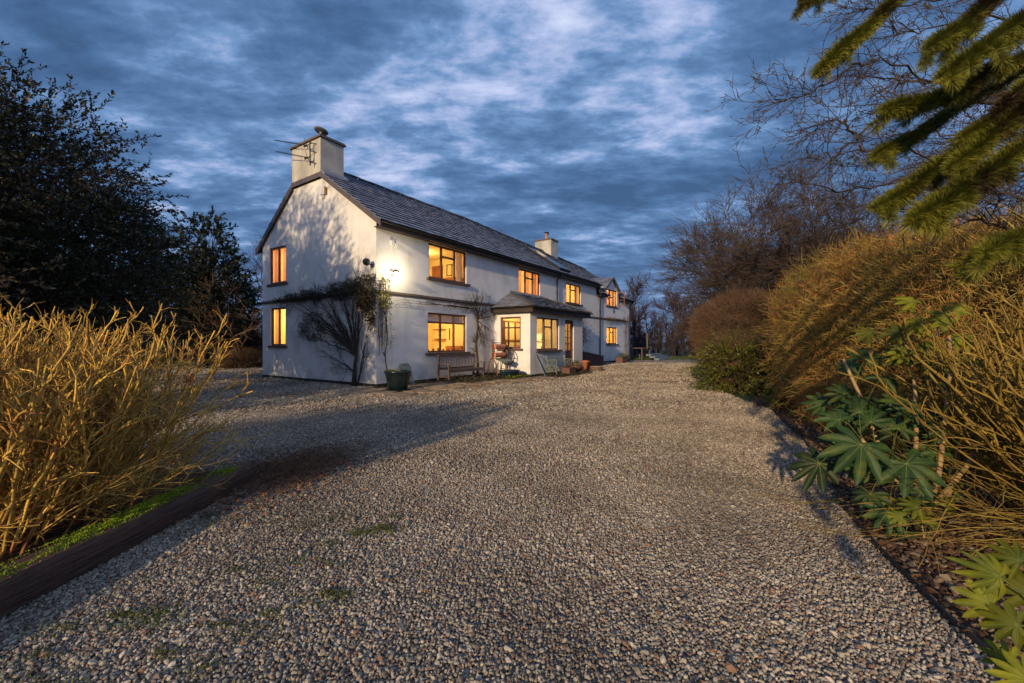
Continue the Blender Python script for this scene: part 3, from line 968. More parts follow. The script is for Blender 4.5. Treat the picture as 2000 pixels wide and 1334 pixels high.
pipe([(18.24, -0.365, 4.62), (18.24, -0.365, 4.56), (18.24, -0.08, 4.38), (18.24, -0.08, 0.02)], 0.042)
pipe([(24.33, -0.365, 4.61), (24.33, -0.365, 4.55), (24.33, -0.08, 4.38), (24.33, -0.08, 0.02)], 0.042)
vb = MB()
def vboard(mb, p0, p1, h, x0=-0.115, x1=-0.085):
    (t0, z0), (t1, z1) = p0, p1
    mb.hexa([(x0, t0, z0 - h), (x1, t0, z0 - h), (x1, t1, z1 - h), (x0, t1, z1 - h), (x0, t0, z0), (x1, t0, z0), (x1, t1, z1), (x0, t1, z1)])
vboard(vb, (-0.34, roof_front(0, -0.34) - 0.015), (2.94, roof_front(0, 2.94) - 0.015), 0.20)
vboard(vb, (2.94, 7.49), (4.80, 7.46), 0.17)
vboard(vb, (4.80, roof_back(4.80) - 0.015), (7.54, roof_back(7.54) - 0.015), 0.20)
for a, b in ((( -0.30, roof_front(0, -0.30) - 0.15), (2.94, roof_front(0, 2.94) - 0.15)), ((2.94, 7.40), (4.80, 7.38)), ((4.80, roof_back(4.8) - 0.15), (7.5, roof_back(7.5) - 0.15))):
    (t0, z0), (t1, z1) = a, b
    vb.hexa([(-0.085, t0, z0 - 0.03), (0.0, t0, z0 - 0.03), (0.0, t1, z1 - 0.03), (-0.085, t1, z1 - 0.03), (-0.085, t0, z0), (0.0, t0, z0), (0.0, t1, z1), (-0.085, t1, z1)])
vb.build('verge_board', 'board', house)

# chimneys
def chimney(x0, x1, y0, y1, z0, z1, capz, capw, m='chimney_render'):
    c = MB(); c.box(x0, x1, y0, y1, z0, z1)
    o = c.build('chimney', m, house)
    k = MB(); k.box(x0 - capw, x1 + capw, y0 - capw, y1 + capw, z1, z1 + capz * 0.5)
    k.box(x0 - capw * 0.5, x1 + capw * 0.5, y0 - capw * 0.5, y1 + capw * 0.5, z1 + capz * 0.5, z1 + capz)
    k.build('chimney_cap', 'string', o)
    return o
c1 = chimney(-0.08, 0.85, 2.94, 4.80, 7.42, 8.74, 0.10, 0.07)
f1 = MB(); f1.hexa([(0.84, 2.80, 7.46), (0.99, 2.80, 7.46), (0.99, 3.87, 8.22), (0.84, 3.87, 8.22), (0.84, 2.80, 7.52), (0.99, 2.80, 7.52), (0.99, 3.87, 8.27), (0.84, 3.87, 8.27)])
f1.hexa([(-0.06, 2.74, 7.40), (0.92, 2.74, 7.40), (0.92, 2.93, 7.55), (-0.06, 2.93, 7.55), (-0.06, 2.74, 7.44), (0.92, 2.74, 7.44), (0.92, 2.93, 7.62), (-0.06, 2.93, 7.62)])
f1.build('flashing', 'lead', c1)
f1 = MB(); f1.tube([(0.18, 3.33, 8.84), (0.18, 3.33, 9.13)], 0.05, 10)
Mx = Matrix.Rotation(0.25, 3, 'Y')
f1.lathe([(0.0, 0.0), (0.20, 0.02), (0.25, 0.045), (0.20, 0.06), (0.0, 0.08)], (0.16, 3.30, 9.10), 20, M=Mx)
f1.build('chimney_cowl', 'lead', c1)
c2 = chimney(17.3, 18.3, 3.15, 4.45, 6.9, 8.60, 0.10, 0.06)
f1 = MB(); f1.lathe([(0.15, 0), (0.13, 0.1), (0.11, 0.38), (0.14, 0.42), (0.14, 0.46), (0.09, 0.46)], (17.8, 3.8, 8.70), 16)
f1.build('chimney_pot', 'clay', c2)
f1 = MB(); f1.tube([(17.8, 3.8, 9.15), (17.8, 3.8, 9.27)], 0.05, 8); f1.box(17.68, 17.95, 3.66, 3.96, 9.25, 9.28); f1.box(17.88, 18.0, 3.72, 3.85, 9.12, 9.26)
f1.build('chimney_cowl', 'iron_black', c2)
# aerials on the gable face of the chimney
ae = MB()
ae.tube([(-0.25, 3.30, 7.75), (-0.25, 3.32, 8.62)], 0.022, 8)
for z in (7.85, 8.25, 8.55): ae.tube([(-0.25, 3.30, z), (-0.02, 3.15, z)], 0.014, 6)
for (zt, L_, t0) in ((8.50, 1.95, 3.45), (8.05, 1.9, 3.40)):
    p0 = Vector((-0.30, t0, zt - 0.02)); p1 = Vector((-0.58, t0 + L_ * .85, zt + 0.50))
    ae.tube([p0, p1], 0.012, 6)
    for k in range(13):
        q = p0.lerp(p1, 0.12 + k * 0.07)
        ae.tube([q + Vector((-0.09, 0, -0.03 - 0.02)), q + Vector((0.09, 0, 0.03 + 0.02))], 0.006, 5)
    for sgn in (-1, 1):
        for k in range(5):
            q = p0 + Vector((0, -0.02, 0))
            e = q + Vector((sgn * (0.03 + 0.03 * k), -0.10, -0.16 + 0.08 * k))
            ae.tube([q, e], 0.007, 5)
    ae.box(p0.x - 0.02, p0.x + 0.02, p0.y, p0.y + 0.16, p0.z - 0.03, p0.z + 0.03)
ae.build('aerial', 'iron_black', house)
# alarm box, security light, sensor, vent
al = MB(); al.box(-0.09, 0, 2.72, 2.96, 6.66, 6.96); al.box(-0.07, 0, 2.80, 2.90, 6.55, 6.66)
ao = al.build('alarm_box', 'white_plastic', house, bevel=0.01)
al = MB(); al.box(-0.08, 0, 2.64, 2.715, 6.66, 6.90); al.build('strobe', 'amber_plastic', ao)
al = MB(); al.lathe([(0.02, 0), (0.10, 0.03), (0.12, 0.12), (0.08, 0.20), (0.0, 0.22)], (-0.16, 0.16, 3.93), 14, M=Matrix.Rotation(-1.1, 3, 'Y'))
al.tube([(-0.16, 0.16, 3.92), (0, 0.16, 3.92)], 0.02, 8); al.build('security_light', 'iron_black', house)
al = MB(); al.box(0.56, 0.68, -0.07, 0, 4.64, 4.80); al.tube([(0.62, -0.012, 4.64), (0.62, -0.012, 3.78)], 0.008, 6); al.box(0.70, 0.78, -0.10, 0, 4.60, 4.72)
al.build('sensor_box', 'white_plastic', house)
al = MB(); al.box(20.80, 21.10, -0.03, 0, 3.58, 3.82); al.build('vent', 'stone_slate', house)
# wall lamp
lp = MB(); lp.tube([(0.62, -0.0, 3.66), (0.62, -0.14, 3.66), (0.62, -0.20, 3.74)], 0.018, 8); lp.lathe([(0.10, 0), (0.11, 0.02), (0.04, 0.08), (0.0, 0.10)], (0.62, -0.20, 3.74), 16)
lo = lp.build('wall_lamp', 'iron_black', house)
lp = MB(); lp.lathe([(0.0, 0), (0.045, 0.012), (0.065, 0.05), (0.060, 0.10), (0.03, 0.125)], (0.62, -0.20, 3.61), 16)
lp.build('globe', 'lamp_glow', lo, smooth=True)
def plight(name, p, e, r, col, parent):
    l = bpy.data.lights.new(name, 'POINT'); l.energy = e; l.shadow_soft_size = r; l.color = col
    o = bpy.data.objects.new(name, l); o.location = p; o.parent = parent; COL.objects.link(o); return o
LAMP_W = 68.0
plight('lamp_light', (0.62, -0.72, 3.72), LAMP_W, 0.07, (1.0, 0.80, 0.50), lo)

# windows -----------------------------------------------------------------
def window(P, o, lights, sill=None, rec=0.05, fw=0.065, room=None, curt=None, blind=0.0, watts=40, paint='room_paint', wcol=(1.0, 0.66, 0.27), sash='window_wood', inner=False, name='window'):
    """lights: list of (fraction start, fraction end, transom height fraction or None)"""
    a, b, z, zn = o
    f = MB(); d0, d1 = -rec - 0.06, -rec
    f.box(a, b, d0, d1, z, z + fw, P=P); f.box(a, b, d0, d1, zn - fw, zn, P=P)
    f.box(a, a + fw, d0, d1, z + fw, zn - fw, P=P); f.box(b - fw, b, d0, d1, z + fw, zn - fw, P=P)
    W_ = b - a
    sash_mb = MB()
    for i, (f0, f1, tr) in enumerate(lights):
        if i:
            c = a + f0 * W_
            f.box(c - fw / 2, c + fw / 2, d0, d1 + 0.004, z + fw, zn - fw, P=P)
        l0 = a + f0 * W_ + (fw if i == 0 else fw / 2); l1 = a + f1 * W_ - (fw if i == len(lights) - 1 else fw / 2)
        if tr:
            zt = z + tr * (zn - z)
            f.box(l0, l1, d0, d1 + 0.002, zt - fw / 2, zt + fw / 2, P=P)
        if inner:
            for (q0, q1) in ((z + fw, zn - fw),) if not tr else ((z + fw, z + tr * (zn - z) - fw / 2), (z + tr * (zn - z) + fw / 2, zn - fw)):
                w2 = 0.035
                sash_mb.box(l0, l0 + w2, d0 - 0.02, d0 + 0.02, q0, q1, P=P); sash_mb.box(l1 - w2, l1, d0 - 0.02, d0 + 0.02, q0, q1, P=P)
    fo = f.build(name, sash, house)
    if inner: sash_mb.build('inner_sash', 'white_sash', fo)
    g = MB(); g.quad(P(a + 0.02, -rec - 0.03, z + 0.02), P(b - 0.02, -rec - 0.03, z + 0.02), P(b - 0.02, -rec - 0.03, zn - 0.02), P(a + 0.02, -rec - 0.03, zn - 0.02))
    g.build('pane', 'glass', fo)
    if sill:
        s_ = MB(); s_.box(a - 0.12, b + 0.14, 0.0, sill, z - 0.085, z - 0.003, P=P); s_.box(a + 0.001, b - 0.001, -0.10, 0.0, z - 0.02, z - 0.002, P=P)
        s_.build('sill', 'sill', fo)
    if room:
        e0, e1, dd, up, dn = room
        r_ = MB(); A0, A1, D0, D1, Z0, Z1 = a - e0, b + e1, -0.125, -dd, z - dn, zn + up
        r_.quad(P(A0, D1, Z0), P(A1, D1, Z0), P(A1, D1, Z1), P(A0, D1, Z1))
        r_.quad(P(A0, D0, Z0), P(A0, D1, Z0), P(A0, D1, Z1), P(A0, D0, Z1))
        r_.quad(P(A1, D0, Z0), P(A1, D1, Z0), P(A1, D1, Z1), P(A1, D0, Z1))
        r_.quad(P(A0, D0, Z0), P(A1, D0, Z0), P(A1, D1, Z0), P(A0, D1, Z0))
        r_.quad(P(A0, D0, Z1), P(A1, D0, Z1), P(A1, D1, Z1), P(A0, D1, Z1))
        # inner face of the outer wall around the opening
        r_.quad(P(A0, D0, Z0), P(a, D0, Z0), P(a, D0, Z1), P(A0, D0, Z1)); r_.quad(P(b, D0, Z0), P(A1, D0, Z0), P(A1, D0, Z1), P(b, D0, Z1))
        r_.quad(P(a, D0, Z0), P(b, D0, Z0), P(b, D0, z), P(a, D0, z)); r_.quad(P(a, D0, zn), P(b, D0, zn), P(b, D0, Z1), P(a, D0, Z1))
        r_.build('room', paint, fo)
        lx = (a + b) / 2
        plight('room_light', P(lx, -dd * 0.55, zn + up - 0.35), watts, 0.12, wcol, fo)
    if curt:
        for (c0, c1, m_) in curt:
            cm = MB(); n = 28; x0 = a + c0 * W_; x1 = a + c1 * W_
            prev = None
            for k in range(n + 1):
                t_ = k / n; xx = x0 + (x1 - x0) * t_; dd_ = -0.19 + 0.022 * math.sin(t_ * (x1 - x0) * 70) + 0.008 * math.sin(t_ * 17)
                cur = (xx, dd_)
                if prev: cm.quad(P(prev[0], prev[1], z - 0.04), P(cur[0], cur[1], z - 0.04), P(cur[0], cur[1], zn + 0.04), P(prev[0], prev[1], zn + 0.04))
                prev = cur
            cm.build('curtain', m_, fo, smooth=True)
    if blind:
        bm_ = MB(); bm_.box(a + 0.03, b - 0.03, -0.165, -0.16, zn - blind * (zn - z), zn, P=P); bm_.build('blind', 'blind', fo)
    return fo
L3 = [(0, .34, None), (.34, .69, .70), (.69, 1, None)]
def inbox(fo, P, items, m='furniture', nm='furniture'):
    q = MB()
    for it in items: q.box(*it, P=P)
    q.build(nm, m, fo)
w1 = window(FR, WA, L3, 0.10, room=(.5, .5, 2.6, .0, .15), curt=[(.80, .98, 'curtain_pale')], watts=60, name='window')
inbox(w1, FR, [(4.87, 4.92, -2.35, -1.75, 3.66, 4.80)], 'furniture', 'inner_door')
inbox(w1, FR, [(4.30, 4.9, -1.15, -.45, 3.66, 4.12)], 'furniture', 'chest')
inbox(w1, FR, [(4.905, 4.925, -1.52, -1.49, 4.3, 4.8), (4.905, 4.925, -1.23, -1.20, 4.3, 4.8), (4.905, 4.925, -1.49, -1.23, 4.77, 4.8), (4.905, 4.925, -1.49, -1.23, 4.3, 4.33)], 'iron_black', 'picture_frame')
w2 = window(FR, WB, L3, 0.06, room=(.3, .3, 2.2, .0, .1), curt=[(.02, .27, 'curtain'), (.38, .62, 'curtain'), (.72, .98, 'curtain')], watts=60, paint='room_orange')
w3 = window(FR, WC, L3, 0.10, room=(.3, .3, 2.2, .0, .1), curt=[(.02, .22, 'curtain_pale'), (.80, .98, 'curtain_pale')], watts=60)
w4 = window(FR, WG, [(0, .33, .76), (.33, .68, .76), (.68, 1, .76)], 0.10, room=(.5, .5, 2.3, .1, .2), blind=.22, watts=90)
inbox(w4, FR, [(4.72, 4.92, -2.15, -1.55, 1.56, 1.59)], 'furniture', 'shelf'); inbox(w4, FR, [(4.72, 4.92, -2.15, -1.55, 1.98, 2.01)], 'furniture', 'shelf'); inbox(w4, FR, [(4.89, 4.92, -1.36, -1.33, 1.55, 2.05)], 'iron_black', 'cupboard_handle'); inbox(w4, FR, [(4.5, 4.9, -1.2, -.35, .92, 1.28)], 'furniture', 'worktop')
q = MB(); q.lathe([(0, 0), (.06, .03), (.07, .07), (.04, .12), (0, .13)], (3.55, .85, 2.22), 12); q.build('ceiling_lamp', 'bulb_glow', w4, smooth=True)
for k in range(7):
    q = MB(); q.lathe([(0, 0), (.03, 0), (.035, .06), (.05, .09 + .03 * (k % 3)), (0, .12)], (2.5 + k * .27, .22, 1.075), 8); q.build('ornament', 'furniture', w4)
w5 = window(GA, GU, [(0, .5, None), (.5, 1, None)], 0.05, room=(.2, .2, 2.0, -.05, .1), curt=[(.04, .44, 'curtain'), (.58, .98, 'curtain')], watts=50, paint='room_orange')
w6 = window(GA, GL, [(0, .5, None), (.5, 1, None)], 0.05, room=(.2, .2, 2.0, .1, .1), curt=[(.70, .98, 'curtain_pale'), (.03, .2, 'curtain_pale')], watts=75, paint='room_paint')
w7 = window(FR, WD, [(0, .36, .45), (.36, .70, .55), (.70, 1, None)], 0.05, room=(.1, .1, 1.4, .0, .1), curt=[(.02, .3, 'curtain')], watts=36, paint='room_orange')
w8 = window(FR, WE, L3, 0.10, room=(.3, .3, 1.8, .1, .2), curt=[(.03, .18, 'curtain_pale'), (.82, .97, 'curtain_pale')], watts=60)
# open casement on the dormer window
oc = MB(); Pc = lambda a, d, z: (21.62 + d * 0.25, -0.04 - a, z)
for bx in ((0, .55, 0, .04, 4.08, 4.14), (0, .55, 0, .04, 5.06, 5.12), (0, .06, 0, .04, 4.14, 5.06), (.49, .55, 0, .04, 4.14, 5.06)): oc.box(*bx, P=Pc)
oc.build('open_casement', 'window_wood', w7)

# dormer
dm = MB()
dm.poly([(19.2, -0.002, 5.24), (22.0, -0.002, 5.24), (20.6, -0.002, 6.02)])
dm.poly([(19.22, 0.0, 4.7), (19.22, 0.0, 5.24), (19.22, 1.0, 5.5), (19.22, 0.6, 5.2)])
dm.poly([(21.98, 0.0, 4.7), (21.98, 0.0, 5.24), (21.98, 1.0, 5.5), (21.98, 0.6, 5.2)])
dorm = dm.build('dormer', 'render_wall', house)
ds = MB()
slates(ds, (19.05, 2.2, 5.12), (19.05, -0.16, 5.12), (20.6, -0.16, 6.12), (20.6, 2.2, 6.12), 8, 0.3, seed=21)
slates(ds, (22.15, -0.16, 5.12), (22.15, 2.2, 5.12), (20.6, 2.2, 6.12), (20.6, -0.16, 6.12), 8, 0.3, seed=22)
ds.build('dormer_roof', 'slate', dorm)
ds = MB()
for (x0, z0, x1, z1) in ((19.0, 5.07, 20.6, 6.12), (22.2, 5.07, 20.6, 6.12)):
    ds.hexa([(x0, -0.17, z0 - 0.12), (x0, -0.13, z0 - 0.12), (x1, -0.13, z1 - 0.14), (x1, -0.17, z1 - 0.14), (x0, -0.17, z0), (x0, -0.13, z0), (x1, -0.13, z1), (x1, -0.17, z1)])
    ds.hexa([(x0, -0.13, z0 - 0.08), (x0, 2.2, z0 - 0.08), (x1, 2.2, z1 - 0.08), (x1, -0.13, z1 - 0.08), (x0, -0.13, z0 - 0.03), (x0, 2.2, z0 - 0.03), (x1, 2.2, z1 - 0.03), (x1, -0.13, z1 - 0.03)])
ds.build('dormer_board', 'board', dorm)

# porch
pw = MB()
wall_panel(pw, PF, 6.35, 11.53, lambda s: 2.72, 0.08, [WPF, DP], depth=0.16)
wall_panel(pw, PL, -1.85, 0.0, lambda s: 2.72, 0.08, [WPL], depth=0.12)
wall_panel(pw, lambda a, d, z: (11.53 + d, a, z), -1.85, 0.0, lambda s: 2.72, 0.08, [])
porch = pw.build('porch', 'render_wall', house)
q = MB(); q.box(6.34, 9.55, -1.862, -1.83, -0.05, 0.078); q.box(10.52, 11.54, -1.862, -1.83, -0.05, 0.078); q.box(6.338, 6.37, -1.83, 0, -0.05, 0.078); q.box(11.50, 11.542, -1.83, 0, -0.05, 0.078)
q.build('porch_plinth', 'plinth', porch)
q = MB(); q.box(9.5, 10.6, -2.15, -1.70, -0.02, 0.095); q.build('doorstep', 'sandstone', porch)
ps = MB()
E0, E1, DO, ZE, ZT = 6.05, 11.95, -2.16, 2.93, 3.74
slates(ps, (E0, DO, ZE), (E1, DO, ZE), (10.50, 0, ZT), (7.62, 0, ZT), 10, 0.28, seed=31)
slates(ps, (E0, 0, ZE), (E0, DO, ZE), (7.62, 0, ZT), (7.62, 0, ZT), 10, 0.28, seed=32)
slates(ps, (E1, DO, ZE), (E1, 0, ZE), (10.5, 0, ZT), (10.5, 0, ZT), 10, 0.28, seed=33)
pr = ps.build('porch_roof', 'slate', porch)
for a, b in (((E0 - 0.02, DO - 0.02, ZE + 0.05), (7.62, -0.02, ZT + 0.05)), ((E1 + 0.02, DO - 0.02, ZE + 0.05), (10.5, -0.02, ZT + 0.05))):
    q = MB(); A_ = Vector(a); B_ = Vector(b); n_ = 7
    for k in range(n_):
        p0 = A_.lerp(B_, k / n_); p1 = A_.lerp(B_, (k + 1.0) / n_)
        q.beam(p0 + Vector((0, 0, 0.012)), p1, 0.17, 0.05)
    q.build('hip_tile_row', 'ridge', pr)
q = MB(); q.hexa([(7.5, -0.12, ZT - 0.03), (10.6, -0.12, ZT - 0.03), (10.6, 0, ZT + 0.02), (7.5, 0, ZT + 0.02), (7.5, -0.12, ZT + 0.01), (10.6, -0.12, ZT + 0.01), (10.6, 0, ZT + 0.12), (7.5, 0, ZT + 0.12)])
q.build('flashing', 'lead', pr)
q = MB(); q.poly([(E0, 0, ZE - 0.03), (E0, DO, ZE - 0.03), (7.62, 0, ZT - 0.03)]); q.poly([(E0, DO, ZE - 0.03), (E1, DO, ZE - 0.03), (10.5, 0, ZT - 0.03), (7.62, 0, ZT - 0.03)]); q.poly([(E1, DO, ZE - 0.03), (E1, 0, ZE - 0.03), (10.5, 0, ZT - 0.03)])
q.box(E0 + 0.03, E1 - 0.03, DO + 0.03, DO + 0.06, 2.70, ZE - 0.03); q.box(E0 + 0.03, E0 + 0.06, DO + 0.06, 0, 2.70, ZE - 0.03); q.box(E1 - 0.06, E1 - 0.03, DO + 0.06, 0, 2.70, ZE - 0.03)
q.box(E0 + 0.06, E1 - 0.06, DO + 0.06, -0.002, 2.722, 2.74)
q.build('porch_fascia', 'dark_trim', pr)
q = MB(); gutter(q, (E0 - 0.05, DO - 0.05, ZE + 0.005), (E1 + 0.05, DO - 0.05, ZE)); gutter(q, (E0 - 0.05, -0.02, ZE + 0.005), (E0 - 0.05, DO - 0.1, ZE + 0.005)); q.build('gutter', 'iron_black', pr)
w9 = window(PF, WPF, [(0, .36, None), (.36, .70, .72), (.70, 1, None)], 0.11, inner=True)
w10 = window(PL, WPL, [(0, 1, .66)], 0.08)
# porch interior: ceiling, warm back wall, lamp, furniture, door
q = MB(); q.quad((6.4, -1.7, 2.68), (11.5, -1.7, 2.68), (11.5, -0.01, 2.68), (6.4, -0.01, 2.68)); q.quad((6.4, -0.03, 0.1), (11.5, -0.03, 0.1), (11.5, -0.03, 2.68), (6.4, -0.03, 2.68)); q.quad((6.4, -1.7, 0.1), (11.5, -1.7, 0.1), (11.5, -0.01, 0.1), (6.4, -0.01, 0.1)); q.quad((9.05, -1.66, 0.1), (9.05, -0.03, 0.1), (9.05, -0.03, 2.68), (9.05, -1.66, 2.68))
q.build('porch_interior', 'room_paint', porch)
q = MB()
for xx in (7.0, 7.35, 7.9, 8.4): q.box(xx, xx + 0.06, -0.09, -0.031, 0.1, 2.4)
q.box(7.0, 8.46, -0.09, -0.031, 1.5, 1.56); q.box(7.0, 8.46, -0.09, -0.031, 2.36, 2.42); q.box(8.6, 9.0, -0.5, -0.1, 0.1, 1.9); q.box(6.5, 6.58, -1.2, -0.4, 1.15, 1.2)
for k in range(3): q.box(6.9 + k * .5, 7.2 + k * .5, -0.75, -0.45, 0.1, 1.2 + .12 * (k % 2))
q.build('inner_door', 'furniture', porch)
q = MB(); q.lathe([(0.0, 0), (0.12, 0.02), (0.15, 0.06), (0.0, 0.08)], (7.1, -1.0, 2.59), 16); pb = q.build('ceiling_lamp', 'bulb_glow', porch)
plight('porch_light', (7.6, -0.95, 2.38), 50, 0.12, (1.0, 0.70, 0.30), pb)
plight('hall_light', (10.3, -0.7, 2.3), 26, 0.12, (1.0, 0.50, 0.16), pb)
q = MB(); a, b, z, zn = DP; yf = -1.72
for bx in ((a, a + .07, yf - .08, yf, z, zn), (b - .07, b, yf - .08, yf, z, zn), (a + .07, b - .07, yf - .08, yf, zn - .07, zn)): q.box(*bx)
dfr = q.build('door', 'window_wood', porch)
q = MB(); da, db = a + .07, b - .07
q.box(da, db, yf - .05, yf - .01, z + .02, z + .95); q.box(da, da + .10, yf - .05, yf - .01, z + .95, zn - .07); q.box(db - .10, db, yf - .05, yf - .01, z + .95, zn - .07)
q.box(da + .1, db - .1, yf - .05, yf - .01, zn - .19, zn - .07); q.box((da + db) / 2 - .02, (da + db) / 2 + .02, yf - .05, yf - .01, z + .95, zn - .19)
for k in range(1, 4): q.box(da + .1, db - .1, yf - .048, yf - .012, z + .95 + k * .31 - .015, z + .95 + k * .31 + .015)
q.build('door_leaf', 'window_wood', dfr)
q = MB(); q.quad((da + .1, yf - .03, z + .95), (db - .1, yf - .03, z + .95), (db - .1, yf - .03, zn - .19), (da + .1, yf - .03, zn - .19)); q.build('pane', 'glass', dfr)
q = MB(); q.tube([(db - .05, yf - .06, 1.12), (db - .05, yf - .12, 1.12), (db - .17, yf - .12, 1.12)], 0.012, 8); q.build('handle', 'alu', dfr)

# ------------------------------------------------------------------ things in front of the house
def thing(name, s, t, z, label, cat, rz=0.0, group=None):
    return empty(name, W(s, t, z), HRZ + rz, label, cat, group)
# slatted wooden bench (x along the wall, y out = -)
o = thing('wooden_bench', 2.35, -0.42, 0.02, 'weathered wooden slatted garden bench under the ground floor window', 'bench')
BW = 2.05
q = MB()
q.beam((0.06, -0.02, 0.93), (BW - 0.06, -0.02, 0.93), 0.035, 0.085); q.beam((0.06, 0.0, 0.47), (BW - 0.06, 0.0, 0.47), 0.03, 0.06)
for k in range(21):
    x = 0.13 + k * (BW - 0.26) / 20
    q.tube([(x, -0.02, 0.90), (x, 0.025, 0.75), (x, 0.03, 0.60), (x, 0.0, 0.48)], 0.019, 4)
q.build('backrest', 'teak', o)
q = MB()
for k in range(6): q.box(0.05, BW - 0.05, -0.52 + k * 0.085, -0.455 + k * 0.085, 0.42, 0.442)
q.box(0.06, BW - 0.06, -0.53, -0.505, 0.34, 0.418)
q.build('seat', 'teak', o)
for x in (0.03, BW - 0.03):
    q = MB(); q.box(x - 0.03, x + 0.03, -0.54, -0.48, 0, 0.62); q.build('leg', 'teak', o)
    q = MB(); q.hexa([(x - .03, -.02, 0), (x + .03, -.02, 0), (x + .03, .04, 0), (x - .03, .04, 0), (x - .03, -.04, .98), (x + .03, -.04, .98), (x + .03, .01, .98), (x - .03, .01, .98)]); q.build('leg', 'teak', o)
    q = MB(); q.hexa([(x - .04, -.60, .62), (x + .04, -.60, .62), (x + .03, -.02, .65), (x - .03, -.02, .65), (x - .04, -.60, .65), (x + .04, -.60, .65), (x + .03, -.02, .68), (x - .03, -.02, .68)]); q.build('armrest', 'teak', o)
    q = MB(); q.box(x - .015, x + .015, -.48, -.02, .16, .20); q.build('stretcher', 'teak', o)

# old mangle with two rollers
o = thing('mangle', 4.95, -0.92, 0.02, 'rusty cast iron mangle with two terracotta coloured rollers and big hand wheel', 'mangle')
for x in (0.0, 0.92):
    q = MB()
    for y in (-0.28, 0.28): q.tube([(x, y, 0), (x, y * .8, 0.25), (x, y * .55, 0.60), (x, y * .22, 0.76), (x, 0, 0.80)], [0.022, 0.02, 0.018, 0.022, 0.03], 6)
    q.tube([(x, 0, 0.72), (x, 0, 1.42)], 0.026, 6); q.tube([(x, -0.20, 0.30), (x, 0.20, 0.30)], 0.013, 6)
    q.tube([(x, 0, 0.22), (x, 0, 0.76)], 0.014, 6); q.lathe([(0.05, 0), (0.05, 0.02), (0.015, 0.03), (0.015, 0.09), (0.07, 0.10), (0.07, 0.12)], (x, 0, 1.40), 12)
    q.build('side_frame', 'rust_iron', o)
for z, x0 in ((1.24, .12), (0.90, .10)):
    q = MB(); q.tube([(x0, 0, z), (.80, 0, z)], 0.105, 18); q.tube([(0, 0, z), (.92, 0, z)], 0.022, 8); q.build('roller', 'roller', o)
q = MB(); q.box(0, .92, -.03, .03, 1.38, 1.41); q.box(0, .92, -.16, .16, .745, .765); q.box(0, .92, -.02, .02, 1.05, 1.07); q.box(.10, .14, -.02, .02, .95, 1.2)
q.build('cross_bar', 'rust_iron', o)
q = MB(); q.hexa([(.05, -.42, .62), (.85, -.42, .62), (.85, -.12, .72), (.05, -.12, .72), (.05, -.42, .65), (.85, -.42, .65), (.85, -.12, .75), (.05, -.12, .75)]); q.build('drip_tray', 'stone_green', o)
q = MB(); R_ = .34; cx = 1.08; cz = .80
ring = [(cx, R_ * math.cos(a), cz + R_ * math.sin(a)) for a in [2 * math.pi * k / 32 for k in range(33)]]
q.tube(ring, 0.022, 6, cap=False)
for k in range(6):
    a = 2 * math.pi * k / 6; q.beam((cx, 0, cz), (cx, R_ * math.cos(a), cz + R_ * math.sin(a)), 0.03, 0.02, up=(1, 0, 0))
q.tube([(.92, 0, cz), (1.14, 0, cz)], .04, 10); q.tube([(cx, .30, cz + .12), (cx + .14, .30, cz + .12)], .016, 8)
q.build('hand_wheel', 'wheel_iron', o)
q = MB()
for (y, z, r) in ((0, 1.24, .10), (0, .98, .13), (.06, .80, .16)):
    q.tube([(.93, y, z), (.97, y, z)], r, 18)
q.build('gear', 'wheel_iron', o)
for x in (.24, .42, .60, .74):
    q = MB(); q.tube([(x, .12, .01), (x, .12, .72)], .012, 6); q.build('stay_rod', 'rust_iron', o)

# glazed bowl below
o = thing('glazed_trough', 5.25, -1.45, 0.02, 'low dark blue glazed planter bowl on the ground before the mangle', 'planter')
q = MB(); q.lathe([(0.0, 0.0), (0.20, 0.0), (0.30, 0.06), (0.44, 0.24), (0.46, 0.27), (0.43, 0.27), (0.40, 0.22), (0, 0.21)], (0.15, 0, 0.02), 28, M=Matrix.Diagonal((1.25, .8, 1)))
q.build('bowl', 'glaze_blue', o, smooth=True)
q = MB(); q.lathe([(0, .215), (.41, .235)], (.15, 0, .02), 20, M=Matrix.Diagonal((1.2, .76, 1))); q.build('soil', 'soil', o)

# glazed pot near the corner
o = thing('glazed_pot', -0.12, -1.15, 0.02, 'large dark teal glazed pot with a small tufted plant at the house corner', 'plant pot')
q = MB(); q.lathe([(0.0, 0), (0.26, 0.0), (0.29, 0.04), (0.35, 0.30), (0.385, 0.47), (0.41, 0.50), (0.41, 0.54), (0.37, 0.54), (0.35, 0.47), (0, 0.46)], (0, 0, 0.03), 32)
q.build('pot', 'glaze_teal', o, smooth=True)
q = MB(); q.lathe([(0.0, 0), (0.36, 0.0), (0.38, 0.03), (0.33, 0.035), (0, 0.03)], (0, 0, 0), 28); q.build('saucer', 'glaze_teal', o)
q = MB(); q.lathe([(0, .49), (.36, .50)], (0, 0, .03), 24); q.build('soil', 'soil', o)
lv = Leaves(); n = 260
a = RS.uniform(0, 6.28, n); r = RS.uniform(0, .13, n)
lv.add(np.stack([-.20 + r * np.cos(a), r * np.sin(a), np.full(n, .50)], 1), RS.uniform(.08, .17, n), aspect=.10, d=np.stack([np.cos(a) * .7, np.sin(a) * .7, RS.uniform(.5, 1.3, n)], 1))
for _ in range(3):
    x0, y0 = random.uniform(-.05, .2), random.uniform(-.1, .1)
    lv.add(np.stack([np.full(8, x0), np.full(8, y0), .52 + np.arange(8) * .025], 1), np.full(8, .05), aspect=.3)
lv.build('foliage', 'leaf_bush', o)

